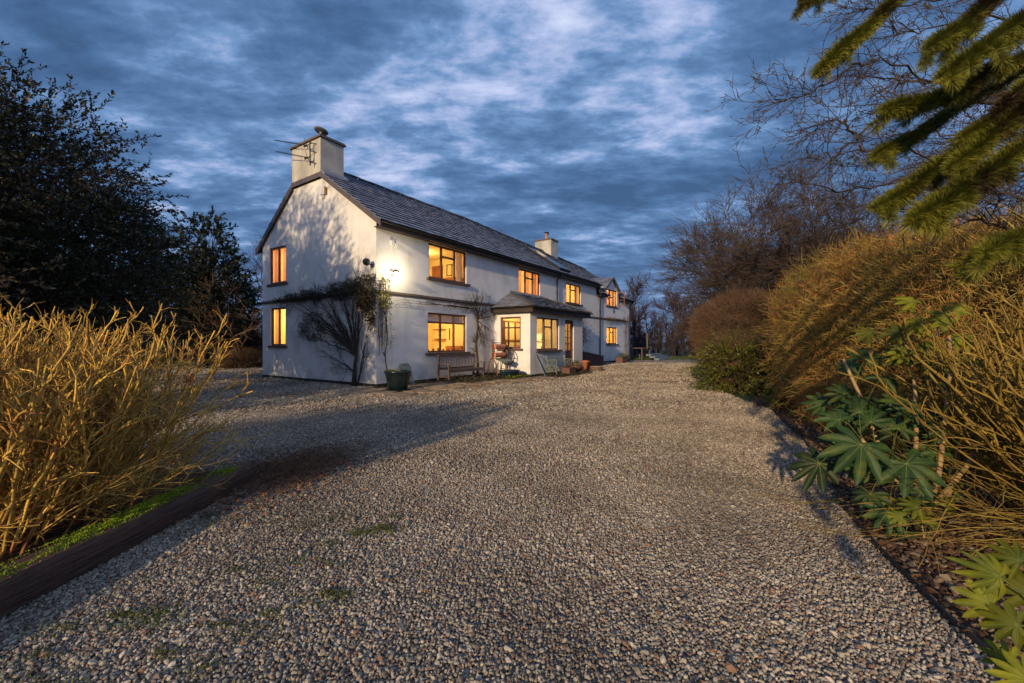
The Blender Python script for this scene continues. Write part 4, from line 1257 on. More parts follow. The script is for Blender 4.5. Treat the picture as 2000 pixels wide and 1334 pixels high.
def slab(name, s, t, w_, h_, lean, th, m, label, cat, rz=0.0, taper=.9, seed=1):
    o = thing(name, s, t, 0.0, label, cat, rz)
    r = random.Random(seed); q = MB(); n = 7
    L_ = []; R_ = []
    for k in range(n + 1):
        f = k / n; ww = w_ / 2 * (1 - (1 - taper) * f) * (1 + r.uniform(-.03, .03))
        if k == n: ww *= .72
        L_.append((-ww, f * h_)); R_.append((ww, f * h_))
    out = L_ + R_[::-1]
    fr = [(x, -lean * (1 - z / h_) - th, z) for x, z in out]; bk_ = [(x, -lean * (1 - z / h_), z) for x, z in out]
    q.poly(fr[::-1]); q.poly(bk_)
    for k in range(len(out)):
        k2 = (k + 1) % len(out); q.quad(fr[k], fr[k2], bk_[k2], bk_[k])
    ob = q.build('slab', m, o, bevel=.006)
    return o
slab('leaning_stone', 1.10, -0.03, .52, .72, .22, .06, 'stone_green', 'greenish rounded stone slab leaning on the wall behind the glazed pot', 'stone slab', seed=2)
slab('leaning_slate', 6.72, -1.90, .34, .92, .45, .04, 'stone_slate', 'narrow blue slate slab leaning on the porch corner', 'slate slab', rz=.25, taper=.55, seed=4)

# white slatted cast iron bench by the porch
o = thing('cast_iron_bench', 7.35, -2.02, 0.02, 'grey blue slatted bench with scrolled green cast iron ends below the porch window', 'bench')
L_ = 1.55
for x in (0.04, L_ - 0.04):
    q = MB()
    q.tube([(x, .02, .84), (x, -.03, .80), (x, -.06, .62), (x, -.10, .42), (x, -.04, .22), (x, .02, 0)], [.028, .024, .022, .024, .02, .022], 6)
    q.tube([(x, -.10, .42), (x, -.30, .38), (x, -.50, .42), (x, -.54, .34), (x, -.47, .20), (x, -.58, 0)], .022, 6)
    q.tube([(x, -.07, .62), (x, -.30, .66), (x, -.50, .64), (x, -.55, .56), (x, -.50, .48), (x, -.50, .42)], .02, 6)
    for (yy, zz, rr_) in ((-.20, .52, .075), (-.36, .52, .07), (-.22, .22, .09), (-.38, .22, .08), (-.10, .16, .05)):
        q.tube([(x, yy + rr_ * math.cos(a), zz + rr_ * math.sin(a)) for a in [2 * math.pi * k / 14 for k in range(15)]], .011, 5, cap=False)
    for k in range(6): a = k * 1.047; q.tube([(x, -.28 + .03 * math.cos(a), .52 + .03 * math.sin(a)), (x, -.28 + .13 * math.cos(a), .52 + .10 * math.sin(a))], .009, 5)
    q.build('bench_end', 'iron_sage', o)
q = MB()
for k in range(6): z = .44 + k * .073; y = -.095 + .018 * k; q.beam((0, y - .02, z + .02), (L_, y - .02, z + .02), .022, .052)
q.build('backrest', 'bench_slat', o)
q = MB()
for k in range(7): q.box(0, L_, -.52 + k * .062, -.475 + k * .062, .405 - .006 * (3 - abs(3 - k)), .425 - .006 * (3 - abs(3 - k)))
q.build('seat', 'bench_slat', o)
lvs = Leaves()

def pot(name, s, t, r, h, m, label, cat='plant pot', plant=None, square=None, group=None):
    o = thing(name, s, t, 0.01, label, cat, group=group)
    q = MB()
    if square:
        a, b = square
        for (z0, z1, k) in ((0, h - .05, .94), (h - .05, h, 1.0)):
            q.box(-a * k, a * k, -b * k, -b * k + .03, z0, z1); q.box(-a * k, a * k, b * k - .03, b * k, z0, z1); q.box(-a * k, -a * k + .03, -b * k + .03, b * k - .03, z0, z1); q.box(a * k - .03, a * k, -b * k + .03, b * k - .03, z0, z1)
    else:
        q.lathe([(0, 0), (r * .68, 0), (r * .95, h * .82), (r * 1.04, h * .84), (r * 1.04, h), (r * .92, h), (r * .88, h * .86), (0, h * .85)], n=22)
    q.build('pot', m, o, smooth=not square)
    q = MB()
    if square: q.box(-square[0] * .88, square[0] * .88, -square[1] * .8, square[1] * .8, h - .12, h - .05)
    else: q.lathe([(0, h * .86), (r * .87, h * .88)], n=16)
    q.build('soil', 'soil', o)
    if plant:
        pm, ph, pn = plant; lv = Leaves(); a = RS.uniform(0, 6.28, pn); rr_ = RS.uniform(0, (square[0] if square else r) * .9, pn)
        c = np.stack([rr_ * np.cos(a), rr_ * np.sin(a) * (.6 if square else 1), h * .85 + RS.uniform(0, ph, pn)], 1)
        lv.add(c, RS.uniform(.04, .10, pn), aspect=.4, d=np.stack([np.cos(a), np.sin(a), RS.uniform(.3, 1.5, pn)], 1)); lv.build('foliage', pm, o)
    return o
pot('brick_planter', 8.15, -2.75, .3, .32, 'brick', 'low brown square planter with dark foliage under the slatted bench', 'planter', ('twig_brown', .10, 160), square=(.34, .20))
pot('brown_pot', 9.15, -2.65, .27, .33, 'brick', 'dark brown round pot with trailing plant before the porch door', 'plant pot', ('leaf_rust', .14, 120))
pot('terracotta_pot', 10.75, -2.35, .155, .52, 'terracotta', 'tall terracotta pot right of the porch door', 'plant pot')
pot('terracotta_pot', 11.15, -2.20, .22, .46, 'terracotta', 'wide terracotta pot behind the tall one at the porch end', 'plant pot', ('leaf_rust', .08, 60))
o = thing('cut_log', 11.3, -2.72, 0.01, 'short cut log lying flat beside the terracotta pots', 'log')
q = MB(); q.lathe([(.30, 0), (.32, .04), (.31, .21)], n=20, wob=.05); q.build('bark', 'log_bark', o)
q = MB(); q.lathe([(0, .212), (.31, .21), (.305, .225), (0, .23)], n=20, wob=.05); q.build('cut_face', 'log_end', o)
o = thing('grey_urn', 10.5, -1.98, 0.01, 'small pale round urn with grassy plant beside the door post', 'urn')
q = MB(); q.lathe([(0, 0), (.10, 0), (.08, .05), (.17, .20), (.16, .30), (.10, .34), (.13, .38), (0, .36)], n=20); q.build('urn', 'stone_slate', o, smooth=True)
lv = Leaves(); n = 60; a = RS.uniform(0, 6.28, n); lv.add(np.zeros((n, 3)) + np.array([0, 0, .36]), RS.uniform(.15, .32, n), aspect=.08, d=np.stack([np.cos(a), np.sin(a), RS.uniform(.4, 1.6, n)], 1)); lv.build('foliage', 'leaf_bush', o)

# raised brick bed against the wall beyond the porch
o = thing('raised_brick_bed', 14.2, -0.62, 0.0, 'raised brick bed with sloping top against the wall past the porch', 'raised bed')
q = MB(); q.hexa([(-1.6, -.55, 0), (1.9, -.55, 0), (1.9, .55, 0), (-1.6, .55, 0), (-1.6, -.55, .95), (1.9, -.55, .55), (1.9, .55, .72), (-1.6, .55, 1.0)])
q.build('brick_wall', 'brick', o)
q = MB(); r_ = random.Random(3)
for row in range(12):
    z = row * .075
    x = -1.6 - (.11 if row % 2 else 0)
    while x < 1.88:
        x2 = min(x + .22, 1.89); ztop = .95 - (.40 / 3.5) * (x + 1.6)
        if x2 - max(x, -1.6) > .05 and z + .075 < ztop: q.box(max(x, -1.6) + .005, x2 - .005, -.565 - r_.uniform(0, .004), -.552, z + .005, z + .070)
        x += .22
q.build('brick_course', 'brick', o)
q = MB(); q.hexa([(-1.66, -.60, .952), (1.95, -.60, .552), (1.95, .55, .722), (-1.66, .55, 1.002), (-1.66, -.60, 1.0), (1.95, -.60, .60), (1.95, .55, .77), (-1.66, .55, 1.05)]); q.build('coping', 'stone_green', o)
pot('long_planter', 19.9, -1.0, .3, .42, 'brick', 'brown rectangular planter with leafy plant by the far ground floor window', 'planter', ('leaf_bush', .30, 260), square=(.62, .26))
pot('dark_planter', 21.6, -0.75, .26, .30, 'brick', 'small dark pot at the far end of the front wall', 'plant pot', ('leaf_ivy', .22, 120))

# low ground plants along the paving
def ground_plants(name, s0, s1, t0, t1, n, h, mname, label):
    lv = Leaves()
    s = RS.uniform(s0, s1, n); t = RS.uniform(t0, t1, n)
    P = np.array([W(a, b, 0.01) for a, b in zip(s, t)]); P[:, 2] += RS.uniform(0, 1, n) ** 2 * h * .7
    a = RS.uniform(0, 6.28, n)
    lv.add(P, RS.uniform(.04, .11, n), aspect=.35, d=np.stack([np.cos(a), np.sin(a), RS.uniform(.2, 1.8, n)], 1))
    o = lv.build(name, mname)
    return tag(o, label, kind='stuff')
ground_plants('ground_cover', 2.5, 6.4, -1.7, -.15, 2400, .20, 'leaf_ivy', 'low green plants under the bench and mangle')
ground_plants('ground_cover', 4.9, 6.3, -1.95, -1.4, 700, .12, 'leaf_bush', 'bright low plants round the glazed bowl')
ground_plants('ground_cover', 6.6, 9.8, -3.2, -2.2, 1500, .12, 'leaf_ivy', 'low green plants before the porch')
ground_plants('ground_cover', -0.1, 2.3, -.5, -.05, 400, .10, 'leaf_ivy', 'low green plants at the wall foot near the corner')

# house plants seen inside the porch window
for i, (s, lab) in enumerate(((7.05, 'leafy house plant inside the left of the porch window'), (7.85, 'spiky house plant inside the middle of the porch window'))):
    o = thing('house_plant', s, -1.60, 1.10, lab, 'house plant')
    q = MB(); q.lathe([(0, 0), (.07, 0), (.09, .16), (0, .15)], n=14); q.build('pot', 'clay' if i else 'glaze_blue', o)
    c = Chains(); n = 14; P, R = grow(np.tile([0, 0, .14], (n, 1)), np.stack([RS.normal(0, .4, n), RS.normal(0, .2, n), np.ones(n)], 1), RS.uniform(.25, .7, n), .006, 4, .15)
    c.add(P, R); c.build('stem', 'twig_olive', o)
    p, d, _, _ = spawn(P, R, 6, .8); lv = Leaves(); lv.add(p, .09, aspect=.35, d=d); lv.build('foliage', 'leaf_bush', o)

# far terrace: table and rail past the end of the house
o = empty('garden_table', W(26.6, -0.2), HRZ, 'wooden table beyond the far corner of the house', 'table')
q = MB(); q.box(-1.0, 1.3, -.5, .5, .92, .98); q.build('tabletop', 'teak', o)
for x in (-.9, 1.2):
    for y in (-.42, .42):
        q = MB(); q.box(x - .05, x + .05, y - .05, y + .05, 0, .92); q.build('leg', 'teak', o)
o = empty('wooden_post', W(28.6, -0.2), HRZ, 'tall thin wooden post standing behind the garden table', 'post')
q = MB(); q.box(-.06, .06, -.06, .06, 0, 2.15); q.box(-.075, .075, -.075, .075, 2.15, 2.19); q.build('post', 'log_bark', o)
o = empty('stone_steps', W(27.2, -1.6), HRZ, 'low grey stone steps at the edge of the drive past the house', 'steps')
for k in range(3):
    q = MB(); q.box(-1.6 + .1 * k, 2.6 - .3 * k, -.4 + .35 * k, .0 + .35 * k, 0.0 if k == 0 else .16 * k, .16 * (k + 1)); q.build('step', 'stone_slate', o, bevel=.01)

# ------------------------------------------------------------------ left timber edging with moss
o = empty('timber_edging', (-2.78, 0, 0), 0, 'old railway sleeper edging with bright moss on top at the shrub bed', 'timber edging')
tb = [(-.0, -1.0, .17), (-.0, 1.2, .18), (.02, 2.9, .175), (0.0, 4.55, .17)]
q = MB(); n = 26
ys = np.linspace(-1.0, 4.55, n)
prev = None
for y in ys:
    j = .006 * math.sin(y * 7) + .004 * math.sin(y * 23); hh = .175 + .008 * math.sin(y * 3.1)
    x1 = .10 + j; x0 = -.13
    e = max(0.0, (y - 4.30) / .25); x1 -= .06 * e * e; hh -= .02 * e
    ring = [(x0, y, -.02), (x1, y, -.02), (x1 + .006, y, hh * .5), (x1 - .004, y, hh - .03), (x1 - .025, y, hh), (x0 + .02, y, hh - .005), (x0, y, hh - .03)]
    if prev:
        for k in range(7): q.quad(prev[k], prev[(k + 1) % 7], ring[(k + 1) % 7], ring[k])
    else: q.poly(ring[::-1])
    prev = ring
q.poly(prev)
q.build('sleeper', 'timber', o, smooth=False)
n = 34000
y = RS.uniform(-.9, 4.3, n); x = -.02 + RS.normal(0, .055, n) - .02
k = (np.sin(y * 4.3) + np.sin(y * 9.1 + 1) + .8 * np.sin(x * 40 + y * 3) + RS.normal(0, .6, n) > -1.2 + .40 * np.clip(y - 2.4, 0, 3)) & (x < .075) & (x > -.14)
x, y = x[k], y[k]; n = len(x)
lv = Leaves(); hgt = .014 * (1 + np.sin(x * 50) * np.sin(y * 31)) + RS.uniform(0, .012, n)
a = RS.uniform(0, 6.28, n)
lv.add(np.stack([x, y, .168 + hgt * .8], 1), RS.uniform(.006, .013, n), aspect=.6, d=np.stack([np.cos(a), np.sin(a), RS.uniform(.4, 2, n)], 1))
m_ = lv.build('moss', 'moss', o)
# small moss cushions in the gravel
lv = Leaves()
for _ in range(46):
    cx_, cy_ = random.uniform(-2.5, .3), random.uniform(1.4, 3.6)
    cx_ = -2.5 + (cx_ + 2.5) * .55
    n = int(random.uniform(60, 300)); r_ = random.uniform(.02, .07); a = RS.uniform(0, 6.28, n)
    P = np.stack([cx_ + RS.normal(0, r_ * 1.6, n), cy_ + RS.normal(0, r_ * .8, n), RS.uniform(.004, .018, n)], 1)
    lv.add(P, RS.uniform(.006, .014, n), aspect=.6, d=np.stack([np.cos(a), np.sin(a), RS.uniform(.4, 2, n)], 1))
mat('moss_dull', (0.10, 0.115, 0.014), (0.06, 0.07, 0.012), scale=20, island=.3)
tag(lv.build('moss_patches', 'moss_dull'), 'small moss cushions growing between the gravel stones', kind='stuff')

# leaf and twig litter by the shrub
c = Chains(); lv = Leaves()
n = 2400
cxs = RS.normal(0, 1, n); cys = RS.normal(0, 1, n)
px_ = -2.55 + cxs * .30 + .12 * cys; py_ = 4.75 + cys * .55
k = (px_ > -3.6)
px_, py_ = px_[k], py_[k]; n = len(px_)
P, R = grow(np.stack([px_, py_, RS.uniform(.012, .05, n)], 1), np.stack([RS.normal(0, 1, n), RS.normal(0, 1, n), RS.normal(0, .12, n)], 1), RS.uniform(.06, .22, n), .0022, 3, .2)
P[..., 2] = np.maximum(P[..., 2], .008); c.add(P, R)
tag(c.build('twig_litter', 'litter'), 'dark fallen twigs lying on the gravel beside the pruned shrub', kind='stuff')
n = 2200; lv.add(np.stack([-2.5 + RS.normal(0, .34, n), 4.7 + RS.normal(0, .6, n), RS.uniform(.01, .03, n)], 1), RS.uniform(.02, .05, n), aspect=.6, d=np.stack([RS.normal(0, 1, n), RS.normal(0, 1, n), RS.normal(0, .15, n)], 1))
n = 240; lv.add(np.stack([RS.uniform(-2.5, 3, n), RS.uniform(1.2, 8, n), np.full(n, .025)], 1), RS.uniform(.015, .04, n), aspect=.55, d=np.stack([RS.normal(0, 1, n), RS.normal(0, 1, n), RS.normal(0, .15, n)], 1))
tag(lv.build('leaf_litter', 'litter'), 'brown fallen leaves scattered on the gravel', kind='stuff')
# edging strip on the right
q = MB()
E2 = [Vector((x, y, 0)) for x, y in EDGE]
for i in range(len(E2) - 1):
    a, b = E2[i], E2[i + 1]
    d = (b - a).normalized(); nn_ = Vector((d.y, -d.x, 0)) * .012
    q.hexa([a - nn_ * .2 + Vector((0, 0, -.02)), b - nn_ * .2 + Vector((0, 0, -.02)), b + nn_ + Vector((0, 0, -.02)), a + nn_ + Vector((0, 0, -.02)), a - nn_ * .2 + Vector((0, 0, .035)), b - nn_ * .2 + Vector((0, 0, .035)), b + nn_ + Vector((0, 0, .035)), a + nn_ + Vector((0, 0, .035))])
tag(q.build('bed_edging', 'edge_metal'), 'thin dark metal strip edging between gravel and bark mulch', 'edging strip')

# ------------------------------------------------------------------ vegetation
def uni(n, a, b): return RS.uniform(a, b, n)
def V3(x, y, z): return np.stack(np.broadcast_arrays(np.asarray(x, float), np.asarray(y, float), np.asarray(z, float)), -1).astype(float)

# pruned yellow stemmed shrub, left foreground
def pruned(name, crowns, nst, L0, lean, label, cat, ztop, knots=True, mname='stem_yellow', r0=.0074, thin=1.0, lim=None, nb=6):
    o = empty(name, (crowns[0][0], crowns[0][1], 0), 0, label, cat)
    c = Chains(); tw = Chains()
    base = np.array([o.location.x, o.location.y, 0])
    for (cx_, cy_, sp, wgt) in crowns:
        n = int(nst * wgt)
        a = uni(n, 0, 6.28); r = np.sqrt(uni(n, 0, 1)) * sp
        st = V3(cx_ + r * np.cos(a), cy_ + r * np.sin(a), uni(n, 0, .1))
        out = r / sp
        d = V3(np.cos(a) * out * lean + RS.normal(0, .12, n) + lim[0], np.sin(a) * out * lean + RS.normal(0, .12, n) + lim[1], 1.0)
        L_ = L0 * uni(n, .62, 1.06)
        P, R = grow(st, d, L_, uni(n, r0 * .8, r0 * 1.35), 12, .10, (0, 0, .02), .75, knob=.35)
        c.add(P - base, R, 5)
        # forks
        p, nd, rr_, t = spawn(P, R, nb, .36, .2, .97); nd[:, 2] = np.abs(nd[:, 2]) * .9 + .15
        P2, R2 = grow(p, nd, uni(len(p), .10, .40) * L0 / 1.6, rr_ * .8, 6, .18, (0, 0, .08), .85, knob=.4)
        c.add(P2 - base, R2, 4)
        p, nd, rr_, t = spawn(P2, R2, 4, .6, .2, .98)
        P3, R3 = grow(p, nd, uni(len(p), .03, .16), rr_ * .7, 3, .22, (0, 0, .05), .9, knob=.3)
        c.add(P3 - base, R3, 3)
        p, nd, rr_, t = spawn(P3, R3, 1, .6, .3, 1.0)
        P4, R4 = grow(p, nd, uni(len(p), .03, .14), rr_ * .5, 2, .2, (0, 0, 0), .5)
        tw.add(P4 - base, R4, 3)
    c.build('stems', mname, o); tw.build('twigs', mname, o)
    return o
RS = np.random.default_rng(21)
pruned('pruned_shrub', [(-3.7, 2.75, .50, 1.1), (-3.8, 3.6, .6, 1.1), (-4.6, 3.2, .75, 1.1), (-5.7, 3.8, .8, .9), (-4.8, 4.4, .7, .8), (-4.9, 2.6, .6, .5)], 92, 1.58, .34, 'big hard pruned shrub with dense yellow ochre stems behind the mossy sleeper', 'shrub', 1.65, lim=(.04, .02))
# low arching outer stems of the same clump towards the drive
o = empty('arching_shrub', (-3.35, 3.9, 0), 0, 'low arching bare yellow stems leaning over the end of the sleeper', 'shrub')
c = Chains(); n = 130
st = V3(-3.6 + RS.normal(0, .25, n), 3.4 + RS.normal(0, .55, n), uni(n, 0, .3))
P, R = grow(st, V3(uni(n, .2, 1.2), uni(n, -.1, .8), uni(n, .35, 1.2)), uni(n, .5, 1.05), uni(n, .004, .008), 9, .13, (.01, .01, -.015), .5)
P[..., 2] = np.maximum(P[..., 2], .02)
bs = np.array([-3.35, 3.9, 0]); c.add(P - bs, R, 4)
p, d, r, t = spawn(P, R, 5, .55, .25, .98); P2, R2 = grow(p, d, uni(len(p), .08, .40), r * .7, 5, .16, (0, 0, .04), .5); P2[..., 2] = np.maximum(P2[..., 2], .02); c.add(P2 - bs, R2, 3)
p, d, r, t = spawn(P2, R2, 2, .6, .25, 1); P3, R3 = grow(p, d, uni(len(p), .03, .14), r * .6, 3, .2, (0, 0, .03), .5); c.add(P3 - bs, R3, 3)
c.build('stems', 'stem_yellow', o)

# evergreen trees on the left
def evergreen(name, x, y, trunk_h, blobs, nleaf, lsize, mname, label, cat='tree', seed=1, streak=None, tr=.22):
    global RS
    RS = np.random.default_rng(seed)
    o = empty(name, (x, y, 0), 0, label, cat)
    q = MB(); q.tube([(0, 0, -.1), (.1, 0, trunk_h * .4), (-.05, .1, trunk_h), (.1, 0, trunk_h * 1.6)], [tr, tr * .8, tr * .6, tr * .3], 10); q.build('trunk', 'bark_dark', o, smooth=True)
    br = Chains(); lv = Leaves()
    tot = sum(b[3] * b[4] * b[5] for b in blobs) ** 1.0
    for (bx, by, bz, rx, ry, rz_) in blobs:
        n = 30
        dd = nrm(RS.normal(0, 1, (n, 3))); tip = np.array([bx, by, bz]) + dd * np.array([rx, ry, rz_]) * uni(n, .6, 1.0)[:, None]
        st = np.tile([0, 0, min(bz * .6, trunk_h * 1.5)], (n, 1)) + RS.normal(0, .1, (n, 3))
        f = np.linspace(0, 1, 7)[:, None, None]
        P = st[None] * (1 - f) + tip[None] * f; P += RS.normal(0, .08, P.shape) * np.sin(f * math.pi); R = np.repeat((.045 * (1 - np.linspace(0, .85, 7)))[:, None], n, 1)
        br.add(P, R, 4)
        # leaf sprays: clumps near the shell, each spray a short twig with leaves
        nl = int(nleaf * rx * ry * rz_ / tot); ns = nl // 20
        dd = nrm(RS.normal(0, 1, (ns, 3))); rad = uni(ns, .35, 1.0) ** .45 * (1 + .15 * np.sin(dd[:, 0] * 8 + bx) * np.sin(dd[:, 2] * 7) + .08 * np.sin(dd[:, 1] * 17 + dd[:, 2] * 13))
        sp = np.array([bx, by, bz]) + dd * np.array([rx, ry, rz_]) * rad[:, None]
        sd = dd + RS.normal(0, .45, (ns, 3)) + (np.array(streak) if streak else 0)
        P, R = grow(sp, sd, uni(ns, .28, .70), .005, 4, .15, (0, 0, -.02), .4)
        br.add(P, R, 3)
        p, nd, _, _ = spawn(P, R, 20, .65, .0, 1.0)
        lv.add(p, lsize * uni(len(p), .55, 1.35), aspect=.42, d=nd, fold=.12)
    br.build('branches', 'bark_dark', o); lv.build('foliage', mname, o)
    return o
evergreen('evergreen_tree', -10.6, 8.4, 3.0, [(-.3, .2, 4.0, 2.9, 2.8, 2.75), (-.2, -1.6, 3.4, 2.4, 2.2, 2.6), (.9, .6, 3.0, 1.9, 1.9, 2.2), (-1.6, .5, 4.9, 2.0, 2.2, 1.9), (1.0, -.8, 1.6, 1.7, 1.6, 1.5), (-2.3, -1.2, 6.2, 2.2, 2.2, 3.4), (-.3, -1.8, 6.2, 1.3, 1.3, 2.7), (1.5, -2.8, 4.2, 1.1, 1.1, 2.0), (1.4, -2.9, 2.2, 1.3, 1.3, 2.1), (2.3, -2.8, 2.2, 1.0, 1.1, 1.9), (-4.6, .8, 6.0, 2.8, 2.8, 4.0)], 330000, .080, 'leaf_dark', 'tall dark evergreen at the left edge, its crown reaching out of the picture', seed=31, streak=(.3, 0, -.1), tr=.28)
evergreen('evergreen_tree', -13.0, 12.6, 2.4, [(0, 0, 3.6, 2.3, 2.3, 2.3), (1.3, .2, 4.2, 1.1, 1.3, 1.3), (1.6, .0, 2.2, 1.1, 1.4, 1.7), (-2.0, 0, 3.0, 2.0, 2.0, 2.4)], 70000, .085, 'leaf_dark', 'broad dark evergreen behind the yellow shrub, second from the left edge', seed=32, streak=(.3, 0, -.1))
evergreen('evergreen_tree', -17.0, 23.5, 3.0, [(0, 0, 5.8, 1.6, 1.6, 2.5), (.2, 0, 4.0, 2.3, 2.1, 2.5), (1.0, 0, 3.2, 1.7, 1.7, 1.7), (-1.2, 0, 3.4, 1.9, 1.9, 2.2), (.3, 0, 7.2, .8, .8, 1.3)], 42000, .16, 'leaf_conifer', 'upright dark conifer left of the gable, blunt top against the sky', seed=33)

# bare deciduous trees
def bare_tree(name, x, y, h, spread, label, cat='tree', stems=1, mtrunk='bark_dark', mtwig='twig_brown', seed=1, lev=(6, 5, 5), r0=.12, up=.05, fork=.25, wind=(0, 0, 0), twr=.0035, first=.35, n4=0):
    global RS
    RS = np.random.default_rng(seed)
    o = empty(name, (x, y, 0), 0, label, cat)
    tr = Chains(); tw = Chains()
    a = uni(stems, 0, 6.28)
    st = V3(np.cos(a) * .12 * (stems > 1), np.sin(a) * .12 * (stems > 1), -.05)
    P, R = grow(st, V3(np.cos(a) * spread * (.12 if stems == 1 else .75), np.sin(a) * spread * (.12 if stems == 1 else .75), 1.0), h * uni(stems, .62, .85), r0 * uni(stems, .7, 1.1), 9, .07, np.array([0, 0, up]) + wind, .25)
    tr.add(P, R, 7)
    p, d, r, t = spawn(P, R, lev[0], .75 * spread + .15, first, 1.0); d[:, 2] = d[:, 2] * .7 + .28
    P, R = grow(p, d, h * uni(len(p), .30, .48) * (1.15 - .5 * t), r * .6, 8, .11, np.array([0, 0, up]) + wind, .25); tr.add(P, R, 5)
    p, d, r, t = spawn(P, R, lev[1], .6, .15, 1.0); P, R = grow(p, d, h * uni(len(p), .12, .24), np.maximum(r * .55, twr * 1.5), 6, .13, np.array([0, 0, up]) + wind, .35); tr.add(P, R, 4)
    p, d, r, t = spawn(P, R, lev[2], .6, .1, 1.0); P, R = grow(p, d, h * uni(len(p), .06, .14), np.maximum(r * .5, twr), 5, .15, np.array([0, 0, up]) + wind, .5); tw.add(P, R, 3)
    if n4:
        p, d, r, t = spawn(P, R, n4, .55, .2, 1.0); P, R = grow(p, d, h * uni(len(p), .03, .07), twr * .8, 3, .18, np.array([0, 0, up]) + wind, .6); tw.add(P, R, 3)
    tr.build('limbs', mtrunk, o); tw.build('twigs', mtwig, o)
    return o
G1 = 'bare trees behind the gable'
bare_tree('bare_tree', -16.2, 29.0, 9.4, 1.0, 'bare tree whose branches show past the gable eave', seed=41, lev=(9, 7, 6), r0=.22, twr=.012, mtwig='twig_purple', mtrunk='twig_purple', group=None) if False else None
def bt(*a, group=None, **k):
    o = bare_tree(*a, **k)
    if group: o['group'] = group
    return o
bt('bare_tree', -17.5, 31.0, 10.0, 1.1, 'bare tree whose upper branches show beside the gable eave', seed=41, lev=(9, 7, 6), r0=.22, twr=.012, mtwig='twig_purple', mtrunk='twig_purple', group=G1)
bt('bare_tree', -15.0, 24.5, 5.4, 1.2, 'small bare tree with a forked trunk on the lawn left of the gable', seed=42, lev=(9, 7, 6), r0=.13, twr=.009, mtwig='twig_brown', mtrunk='twig_brown', stems=2, group=G1)
bt('bare_tree', -23.0, 30.0, 6.8, 1.1, 'bare tree in the gap left of the dark conifer', seed=43, lev=(9, 7, 6), r0=.16, twr=.012, mtwig='twig_purple', mtrunk='twig_purple', group=G1)
bt('bare_tree', -19.3, 28.0, 4.6, 1.2, 'low bare tree right below the dark conifer', seed=44, lev=(8, 7, 6), r0=.13, twr=.010, mtwig='twig_purple', mtrunk='twig_purple', group=G1)
G2 = 'bare trees at the far end of the drive'
for i, (x, y, h, lab) in enumerate(((13.2, 46, 7.4, 'tall bare tree right of the far house corner'), (16.6, 44, 6.8, 'rounded bare tree at the end of the drive, middle of its row'), (20.5, 46, 5.8, 'lower bare tree at the end of the drive beside the hazel'), (11.3, 52, 5.6, 'bare tree farthest back behind the garden table'), (24.5, 48, 6.2, 'bare tree half hidden behind the big hazel'))):
    bt('bare_tree', x, y, h, 1.0, lab, seed=50 + i, lev=(12, 9, 8), r0=.24, twr=.015, mtwig='twig_purple', mtrunk='twig_purple', group=G2, first=.22, n4=2)
bt('bare_hazel', 12.3, 18.4, 7.7, .72, 'large spreading bare hazel behind the clipped hedge', cat='tree', stems=13, seed=61, lev=(9, 8, 8), r0=.085, up=.0, twr=.0085, n4=4, mtrunk='twig_hazel', mtwig='twig_hazel', wind=np.array([-.02, 0, 0]), first=.2)
bt('bare_hazel', 14.2, 16.8, 6.2, .80, 'second bare hazel to the right, behind the top of the clipped hedge', cat='tree', stems=11, seed=62, lev=(8, 7, 6), r0=.085, up=.0, twr=.0085, n4=3, mtrunk='twig_hazel', mtwig='twig_hazel', first=.2)

